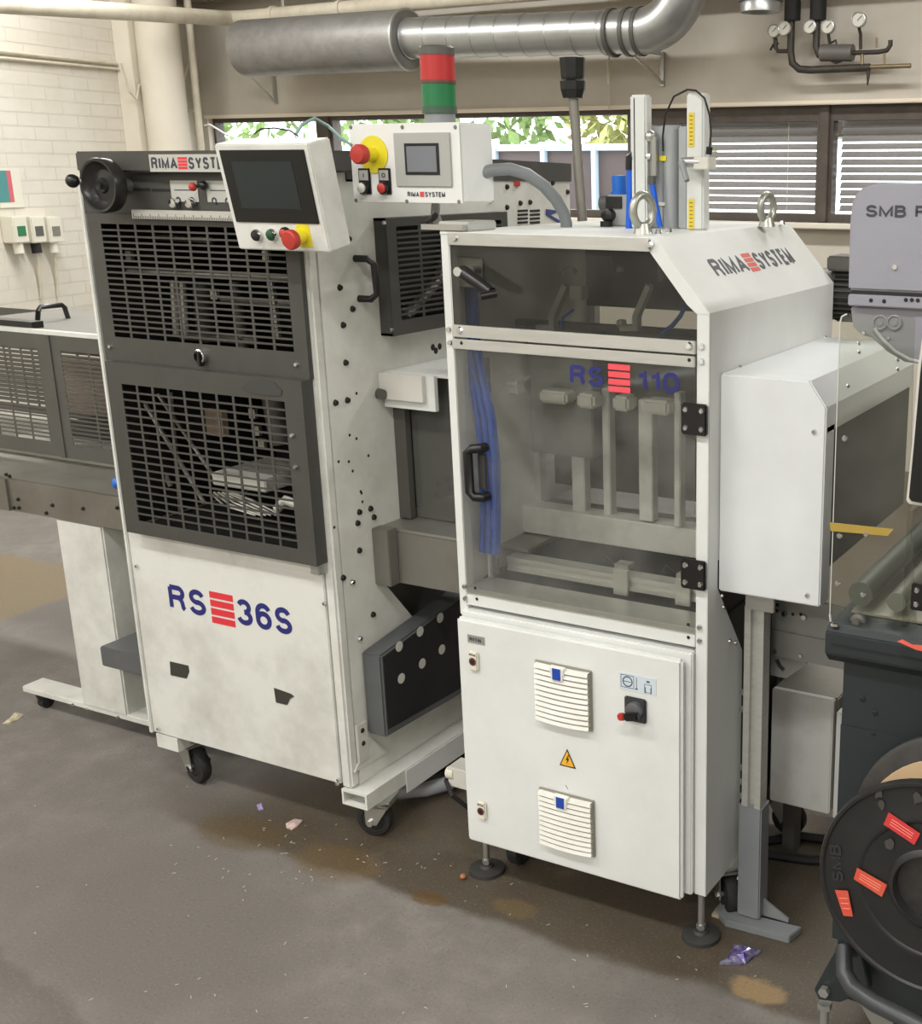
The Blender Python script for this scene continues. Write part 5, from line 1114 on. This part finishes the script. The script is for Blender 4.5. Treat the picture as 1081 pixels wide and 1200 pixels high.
gplate(((893, 690), (990, 712), (990, 760), (893, 742)), 2.28, 'upper_side_plate', S)
gplate(((906, 738), (990, 755), (990, 785), (906, 768)), 2.275, 'cover_plate', S)
gplate(((897, 740), (920, 745), (946, 778), (922, 795), (897, 790)), 2.285, 'slotted_plate', S)
MB().tube([at(911, 773, Y=2.284), at(914, 780, Y=2.284), at(919, 785, Y=2.284)], .004, 8).build('slot', BLACKM, S)
screws([at(x, y, Y=2.28) for x, y in ((920, 719), (943, 723))], (0, -1, 0), .008, .006, S)
screws([at(x, y, Y=2.275) for x, y in ((909.5, 763), (939, 768))], (0, -1, 0), .006, .005, S)
screws([at(x, y, Y=2.28) for x, y in ((911, 709), (911, 716), (929.5, 720), (939, 720))], (0, -1, 0), .004, .001, S, BLACKM, 'holes')
MB().box(sx0+.03, -.62, 2.34, 2.37, .60, .66).build('conveyor_beam', GREYP, S)
Wc = thing('white_enclosure', 'low white metal box behind the grey stand and slate machine', 'box', (-.9, 2.55, .15))
a = at(896, 806, Y=2.42); b = at(972, 955, Y=2.42)
MB().box(-.955, b.x, 2.42, 2.44, b.z, a.z+.002).build('front_cover', WHITED, Wc, bev=.003)
MB().box(-.955, b.x+.006, 2.44, 2.82, b.z+.005, a.z).build('body', STEELD, Wc, bev=.003)
MB().box(b.x+.012, b.x+.026, 2.41, 2.44, b.z, a.z-.02).build('side_strip', WHITE, Wc, bev=.002)
MB().box(-.95, -.92, 2.5, 2.55, 0, b.z+.006).build('leg', DARK2, Wc); MB().box(b.x-.03, b.x, 2.7, 2.75, 0, b.z+.006).build('leg', DARK2, Wc)
for (pts, lab) in ((((895, 1000), (920, 1004), (950, 1008), (985, 1008)), 'black cable on the floor nearest the grey stand foot'), (((900, 985), (940, 980), (980, 985), (1000, 990)), 'black cable on the floor behind the strap reel')):
    tag(MB().tube([at(x, y, Z=.012) for x, y in pts], .012, 8).build('floor_cable', BLACKM, None, smooth=True), lab, 'cable', 'cables on the floor at right')

# ================================================================ strapping machine at the right edge
D = thing('strapping_machine', 'slate table machine with lilac grey head and clear guard at right edge', 'machine', (-.2, 2.1, 0))
dx0 = -.634; dy0 = 1.85
tp_ = MB().prism([(dx0, dy0, .842), (dx0, dy0, .882), (dx0, dy0+.012, .892), (dx0, 2.6, .892), (dx0, 2.6, .822), (dx0, dy0+.02, .822)], (1.0, 0, 0)).build('table_frame', SLATE, D, bev=.002)
MB().box(dx0+.012, .36, dy0-.0015, dy0+.0, .859, .862).build('table_slit', BLACKM, D)
MB().box(dx0+.025, .34, dy0+.03, 2.5, .26, .83).build('cabinet_body', SLATE, D, bev=.004)
MB().box(dx0+.025, .34, dy0+.028, dy0+.03, .26, .70).build('cabinet_door', SLATE, D, bev=.0008)
screws([at(x, y, Y=dy0+.028) for x, y in ((1011, 819), (1025.5, 835.5), (1024, 860))], (0, -1, 0), .005, .001, D, BLACKM, 'holes')
screws([at(979, 733, Z=.893)], (0, 0, 1), .008, .004, D)
MB().prism([at(x, y, Z=.8935) for x, y in ((1052, 752), (1058, 750), (1070, 756), (1085, 757), (1085, 764), (1075, 762))], (0, 0, .001)).build('orange_strap_offcut', ORANGE, D)
# roller bed on the table
MB().box(dx0+.02, .36, 1.93, 2.5, .893, .897).build('roller_bed', mat('beige_bed', '#a39f94', .5, .3), D)
rs = None
MB().cyl((dx0+.035, 1.93, .93), (dx0+.035, 2.45, .93), .022, 24).build('drive_roller', mat('dark_roller', '#6a6d69', .4, .3), D, smooth=True)
for i in range(5):
    x = dx0+.1+i*.115
    if rs is None: rs = MB().cyl((x, 1.93, .925), (x, 2.45, .925), .017, 20).build('roller', mat('grey_roller', '#8b8d88', .35, .4), D, smooth=True); rx00 = x
    else: inst(rs, (x-rx00, 0, 0))
kn = at(1008, 726, Y=1.905); MB().lathe(kn, (0, -1, 0), [(0, .013), (.012, .014), (.015, .008), (.026, .007), (.027, 0)], 16).build('roller_knob', DARK2, D, smooth=True)
MB().box(dx0+.005, .3, 2.52, 2.53, .893, 1.10).build('rear_guard_plate', mat('grey_green_plate', '#5a5e59', .5, .2, '#454944', .6, 9), D)
# head
HY = 1.95
hp = [(994, 340), (996, 262), (998, 240), (1003, 228), (1011, 220), (1024, 216), (1081, 215)]
P_ = [at(x, y, Y=HY) for x, y in hp]; zt3 = P_[-1].z; ze = P_[0].z
poly = [V((P_[0].x, HY, ze))]+[V((p.x, HY, p.z)) for p in P_[1:]]+[V((.3, HY, zt3)), V((.3, HY, ze))]
hdm = MB().prism(poly, (0, .28, 0)).build('head_cover', PURP, D, bev=.004)
z2 = at(996, 358, Y=HY).z
MB().box(P_[0].x+.002, .3, HY-.004, HY+.27, z2, ze-.006).build('head_rail', PURP, D, bev=.002)
MB().box(P_[0].x+.006, .3, HY+.002, HY+.26, ze-.006, ze).build('head_gap', BLACKM, D)
screws([at(x, y, Y=HY-.005) for x, y in ((1021, 352), (1036.5, 353), (1062, 351.5), (1069, 351.5), (1076, 352))], (0, -1, 0), .0035, .001, D, BLACKM, 'holes')
a = at(1015, 254, Y=HY); b = at(1062, 256, Y=HY); t_ = at(1015, 240, Y=HY)
text('SMB', hdm, INK, (a.x, HY-.0005, a.z), X1, Z1, b.x-a.x, t_.z-a.z, .015, spacing=1.05, tk=.2)
a2 = at(1073, 255.5, Y=HY); text('P', hdm, INK, (a2.x, HY-.0005, a.z), X1, Z1, .0175, t_.z-a.z, .015)
screws([at(1049.5, 313, Y=HY)], (0, -1, 0), .006, .004, D)
MB().box(at(1043, 300, Y=HY).x, .3, HY-.0012, HY-.0002, ze+.004, at(1043, 298, Y=HY).z).build('hatch', PURP, D, bev=.0005)
# lower arm plate of the head, curved
lp2 = [(997, 360), (1000, 383), (1010, 392), (1022, 396), (1040, 412), (1060, 424), (1075, 426), (1090, 426), (1090, 360)]
am = MB().prism([at(x, y, Y=HY+.01) for x, y in lp2]+[], (0, .03, 0)).build('arm_plate', PURP, D, bev=.002)
MB().tube([at(x, y, Y=HY+.006) for x, y in ((1025, 385), (1035, 398), (1050, 412), (1066, 421), (1078, 424))], .003, 8).build('arm_rib', mat('pale_lilac', '#b5b5bb', .4), am, smooth=True)
for px in (1032.5, 1049):
    c_ = at(px, 378, Y=HY+.01); MB().lathe(c_, (0, -1, 0), [(0, .013), (.003, .013), (.004, .011), (.001, .009), (.001, .005), (.003, .005), (.003, 0)], 24).build('boss', PURP, am, smooth=True)
screws([at(1013, 390, Y=HY+.01), at(1042, 396, Y=HY+.01)], (0, -1, 0), .004, .004, am)
# column between head and table and the black touch panel
MB().box(-.42, .3, 2.2, 2.5, .892, z2).build('head_column', PURP, D, bev=.003)
tb = [at(x, y, Y=1.86) for x, y in ((1081, 395), (1076, 430), (1069, 520), (1062, 588), (1066, 591), (1100, 596))]
tpn = MB().prism(tb+[V((-.2, 1.86, tb[-1].z)), V((-.2, 1.86, tb[0].z))], (0, .04, 0)).build('touch_panel', PALE, D, bev=.002)
tb2 = [at(x, y, Y=1.858) for x, y in ((1084, 395), (1079, 440), (1072, 520), (1066, 583), (1069, 587), (1100, 592))]
MB().prism(tb2+[V((-.21, 1.858, tb2[-1].z)), V((-.21, 1.858, tb2[0].z))], (0, -.002, 0)).build('panel_face', BLACK, tpn)
fr2 = MB().tube([at(1100, 482, Y=1.8575), at(1080, 482, Y=1.8575), at(1078.5, 486, Y=1.8575), at(1077.5, 508, Y=1.8575), at(1079, 512, Y=1.8575), at(1100, 513, Y=1.8575)], .0012, 6).build('display_outline', SOCK, tpn)
MB().box(-.43, -.2, 1.9, 2.2, tb[-1].z+.1, tb[-1].z+.16).build('panel_arm', PALE, D)
# acrylic guard
gp = [(985, 378), (987, 371), (993, 368), (1072, 372), (1066, 590), (1075, 745), (1070, 747), (978, 731), (974, 728), (973, 720)]
GYa = 1.905
gA = [at(x, y, Y=GYa) for x, y in gp]
ag = MB().prism([V((p.x, GYa, p.z)) for p in gA], (0, .005, 0)).build('acrylic_guard', GL_CLEAR, D)
MB().tube([V((p.x, GYa, p.z)) for p in gA[:3]], .0015, 6).build('guard_edge', mat('edge_pale', '#c5c7bf', .3), ag)
MB().tube([V((gA[9].x, GYa, gA[9].z)), V((gA[8].x, GYa, gA[8].z)), V((gA[7].x, GYa, gA[7].z)), V((gA[6].x, GYa, gA[6].z))], .002, 6).build('guard_edge', MATS['edge_pale'], ag)
MB().tube([V((gA[0].x, GYa, gA[0].z)), V((gA[9].x, GYa, gA[9].z))], .001, 6).build('guard_edge', MATS['edge_pale'], ag)
MB().prism([at(x, y, Y=GYa-.001) for x, y in ((973, 612), (1048, 620), (1041, 628), (974, 622))], (0, -.001, 0)).build('yellow_tape', TAPE, ag)
screws([at(x, y, Y=GYa-.001) for x, y in ((990.5, 514), (984.5, 628), (1015.5, 626), (982, 684), (1012, 697))], (0, -1, 0), .0055, .003, ag)
c_ = at(1077, 699, Y=GYa-.006); hg = MB().box(c_.x-.012, c_.x+.03, GYa-.012, GYa-.001, c_.z-.024, c_.z+.024).build('guard_hinge', BLACK, ag, bev=.002)
screws([V((c_.x-.002, GYa-.012, c_.z+.012)), V((c_.x-.002, GYa-.012, c_.z-.013))], (0, -1, 0), .0055, .003, hg)
MB().box(gA[4].x-.002, gA[4].x+.006, GYa, GYa+.3, .892, 1.1).build('guard_return', GL_CLEAR, D)
# foot assembly under the body
fo_ = [(975, 1122), (1010, 1120), (1020, 1160), (985, 1175), (960, 1172), (954, 1160)]
MB().prism([at(x, y, Y=dy0+.01) for x, y in fo_], (0, .02, 0)).build('foot_bracket', SLATE, D, bev=.002)
c_ = at(967.5, 1160, Y=dy0+.008); MB().cyl(c_, c_+V((0, -.012, 0)), .0105, 6).build('foot_bolt', ZINC, D)
c3 = at(967, 1178, Y=dy0+.02); MB().cyl((c3.x, c3.y, .02), (c3.x, c3.y, c3.z), .0085, 12).build('levelling_rod', ZINC, D, smooth=True)
MB().cyl((c3.x, c3.y, c3.z-.006), (c3.x, c3.y, c3.z+.006), .014, 6).build('levelling_nut', ZINC, D)
MB().lathe((c3.x, c3.y, 0), (0, 0, 1), [(0, .03), (.012, .028), (.02, .012), (.02, 0)], 20).build('levelling_foot', RUBBER, D, smooth=True)
caster(D, -.53, 1.95, .12, .035, 0, wd=.025); caster(D, .25, 1.95, .12, .035, 0, wd=.025); caster(D, -.53, 2.4, .12, .035, 0, wd=.025); caster(D, .25, 2.4, .12, .035, 0, wd=.025)
MB().box(dx0+.03, .33, 1.9, 2.45, .12, .265).build('base_tray', SLATE, D)

# ================================================================ strap reel
BK = mat('reel_black', '#1e1e1e', .45, 0, '#2c2b2a', .6, 10)
ry = 1.70; rc = V((at(1093, 1045, Y=ry).x, ry, at(1093, 1045, Y=ry).z)); RR = rc.x-at(960, 1040, Y=ry).x
K = thing('strap_reel', 'large black strapping reel with torn orange labels at lower right', 'reel', (rc.x, 1.78, 0))
fo1 = MB().lathe(rc, (0, 1, 0), [(.004, .062), (-.006, .064), (-.004, .071), (.0, .074), (.001, RR*.62), (-.001, RR*.63), (-.0025, RR*.66), (0, RR*.69), (0, RR*.95), (-.004, RR*.965), (-.004, RR*.99), (0, RR), (.012, RR), (.012, .062)], 72).build('front_flange', BK, K, smooth=True)
MB().lathe(rc, (0, 1, 0), [(.004, .063), (.02, .058), (.06, .054), (.06, 0)], 48).build('hub_well', BLACKM, K, smooth=True)
MB().cyl(rc+V((0, .03, 0)), rc+V((0, .05, 0)), .02, 20).build('axle', ZINC, K, smooth=True)
MB().cyl(rc+V((0, .012, 0)), rc+V((0, .125, 0)), RR*.72, 48).build('strap_coil', mat('strap_black', '#2b2a28', .5, 0, '#454240', .6, 60), K, smooth=True)
MB().cyl(rc+V((.01, .128, .0)), rc+V((.01, .132, .0)), RR*.9, 48).build('cardboard_disc', CARD, K)
MB().lathe(rc+V((.015, .14, .015)), (0, 1, 0), [(0, 0), (0, RR*.98), (.006, RR*1.02), (.014, RR*1.02), (.018, RR*.98), (.018, 0)], 64).build('rear_flange', mat('scuffed_black', '#2f2d2b', .6, 0, '#4b4844', .7, 18), K, smooth=True)
lab = [((1042, 952), (1079, 977), (1072, 990), (1036, 966)), ((1005, 1017), (1040, 1037), (1034, 1051), (1001, 1030)), ((979, 1043), (994, 1044), (1000, 1074), (989, 1073))]
for i, pp in enumerate(lab):
    P4 = [at(x, y, Y=ry-.0035) for x, y in pp]
    lo = MB().prism([V((p.x, ry-.0032, p.z)) for p in P4], (0, -.0008, 0)).build('orange_label', [mat('red_label', '#c93a3a', .5), ORANGE, ORANGE][i], K, label='torn orange sticker')
    ln = MB(); ta, tb_ = P4[3].lerp(P4[0], .3), P4[2].lerp(P4[1], .3)
    for f_ in (.3, .5, .7):
        s_ = P4[3].lerp(P4[0], f_).lerp(P4[2].lerp(P4[1], f_), .15); e_ = P4[3].lerp(P4[0], f_).lerp(P4[2].lerp(P4[1], f_), .85)
        d_ = (e_-s_).normalized(); ln.fbox(V((s_.x, ry-.004, s_.z)), V((d_.x, 0, d_.z)).normalized(), V((-d_.z, 0, d_.x)).normalized(), Y1, 0, (e_-s_).length, -.0006, .0006, -.0004, 0)
    ln.build('print_lines', mat('pale_orange_ink', '#f09080', .5), lo, kind='stuff')
# embossed letters running up the flange
e1_ = at(989, 1026, Y=ry); e2_ = at(986, 992, Y=ry)
dv = V((e2_.x-e1_.x, 0, e2_.z-e1_.z)).normalized(); pv = V((-dv.z, 0, dv.x))
text('SMB', K, mat('embossed_black', '#2f2f2f', .4), V((e1_.x, ry-.0002, e1_.z))-dv*.012, dv, pv, .068, .02, .0, .0015)
# scuffs
for (x, y, r) in ((1030, 930, .008), (1034, 944, .007), (1043, 990, .011), (1075, 936, .009)):
    c_ = at(x, y, Y=ry-.003); MB().prism([V((c_.x+r*math.cos(t)*random.uniform(.5, 1.2), ry-.0028, c_.z+1.3*r*math.sin(t)*random.uniform(.5, 1.2))) for t in [i*.7 for i in range(9)]], (0, -.0003, 0)).build('scuff', mat('scuff_grey', '#403e3a', .7), K)
# tubular support cradle
MB().tube([V((at(990, 1108, Y=1.74).x, 1.82, .30)), at(989, 1115, Y=1.76), at(990, 1140, Y=1.74), at(1000, 1158, Y=1.72), at(1025, 1175, Y=1.7), at(1055, 1190, Y=1.69), at(1090, 1208, Y=1.68), V((-.25, 1.68, .17)), V((-.2, 1.8, .17))], .0155, 14).build('cradle_tube', mat('dark_tube', '#3f4143', .4, .2), K, smooth=True)
MB().cyl((rc.x, ry, rc.z), (rc.x, 1.9, rc.z), .014, 14).build('spindle', ZINC, K, smooth=True)
MB().box(-.36, -.2, 1.72, 1.9, 0, .03).build('cradle_foot', DARK2, K); MB().box(-.23, -.19, 1.78, 1.82, .02, .18).build('cradle_leg', DARK2, K)

# ================================================================ litter
def crumple(name, pts, z, m, lab, cat, h=.012):
    P2 = [at(x, y, Z=0) for x, y in pts]; mb = MB(); n = len(P2); c_ = sum(P2, V((0, 0, 0)))/n
    vs = [V((p.x, p.y, .001+random.random()*h*.4)) for p in P2]; inner = [V((c_.x+(p.x-c_.x)*.5, c_.y+(p.y-c_.y)*.5, h*random.uniform(.4, 1))) for p in P2]
    vs += inner+[V((c_.x, c_.y, h*.5))]; fs = []
    for i in range(n): j = (i+1) % n; fs += [(i, j, n+j), (i, n+j, n+i), (n+i, n+j, 2*n)]
    low = [V((p.x, p.y, .0004)) for p in P2]; b_ = len(vs); vs += low
    for i in range(n): j = (i+1) % n; fs += [(b_+i, b_+j, j), (b_+i, j, i)]
    fs.append(tuple(b_+i for i in range(n))[::-1])
    mb.add(vs, fs); o = mb.build(name, m, None); tag(o, lab, cat); return o
PUR = mat('purple_foil', '#5a4a86', .25, .5, '#d8d6e6', .9, 55)
crumple('sweet_wrapper', ((844, 1131), (851, 1128), (860, 1107), (872, 1109), (885, 1116), (893, 1117), (884, 1122), (874, 1131), (858, 1131)), 0, PUR, 'crumpled purple foil wrapper on the floor before the grey stand foot', 'wrapper', .02)
crumple('paper_scrap', ((335, 966), (345, 960), (355, 963), (349, 969), (342, 973), (336, 971)), 0, mat('scrap_pink', '#cbb8b0', .6, 0, '#8a4a44', .8, 90), 'crumpled pinkish paper scrap on the floor left of the front caster', 'paper')
crumple('paper_scrap', ((3, 849), (12, 842), (18, 836), (28, 838), (22, 843), (12, 848)), 0, mat('scrap_gold', '#c8c0a8', .5, 0, '#a08440', .8, 90), 'torn gold and white wrapper scrap on the floor at far left', 'paper')
crumple('paper_scrap', ((301, 944), (308, 941), (309, 949), (303, 950)), 0, mat('scrap_lilac', '#9a8cb4', .6), 'tiny lilac paper scrap on the floor below the left machine', 'paper', .006)
tag(MB().ball(tuple(at(543, 1027, Z=.008)), .008, sc=(1, 1, .8)).build('nut_shell', mat('nut_brown', '#a06a40', .6), None, smooth=True), 'small brown nut shell on the floor left of the levelling foot', 'nut')
fk = MB()
for i in range(130):
    px, py = random.uniform(0, 900), random.uniform(880, 1195)
    if random.random() < .5: px, py = random.uniform(200, 600), random.uniform(960, 1040)
    p = at(px, py, Z=.0008); 
    if p.y > 2.12: continue
    t = random.random()*3.1; u_ = V((math.cos(t), math.sin(t), 0)); l = random.uniform(.0015, .005); fk.fbox(p, u_, V((-u_.y, u_.x, 0)), Z1, -l, l, -.0008, .0008, 0, .0008)
tag(fk.build('paper_flecks', mat('fleck_white', '#b7b3aa', .7), None), 'tiny pale paper flecks scattered over the grey floor', 'litter', kind='stuff')
cb3 = at(862, 1075, Z=.001)
tag(MB().box(cb3.x-.05, cb3.x+.03, cb3.y-.02, cb3.y+.03, 0, .008).build('wood_shim', mat('pale_wood', '#b5a88f', .7), None), 'pale wooden shim on the floor between foot pad and grey stand', 'shim')
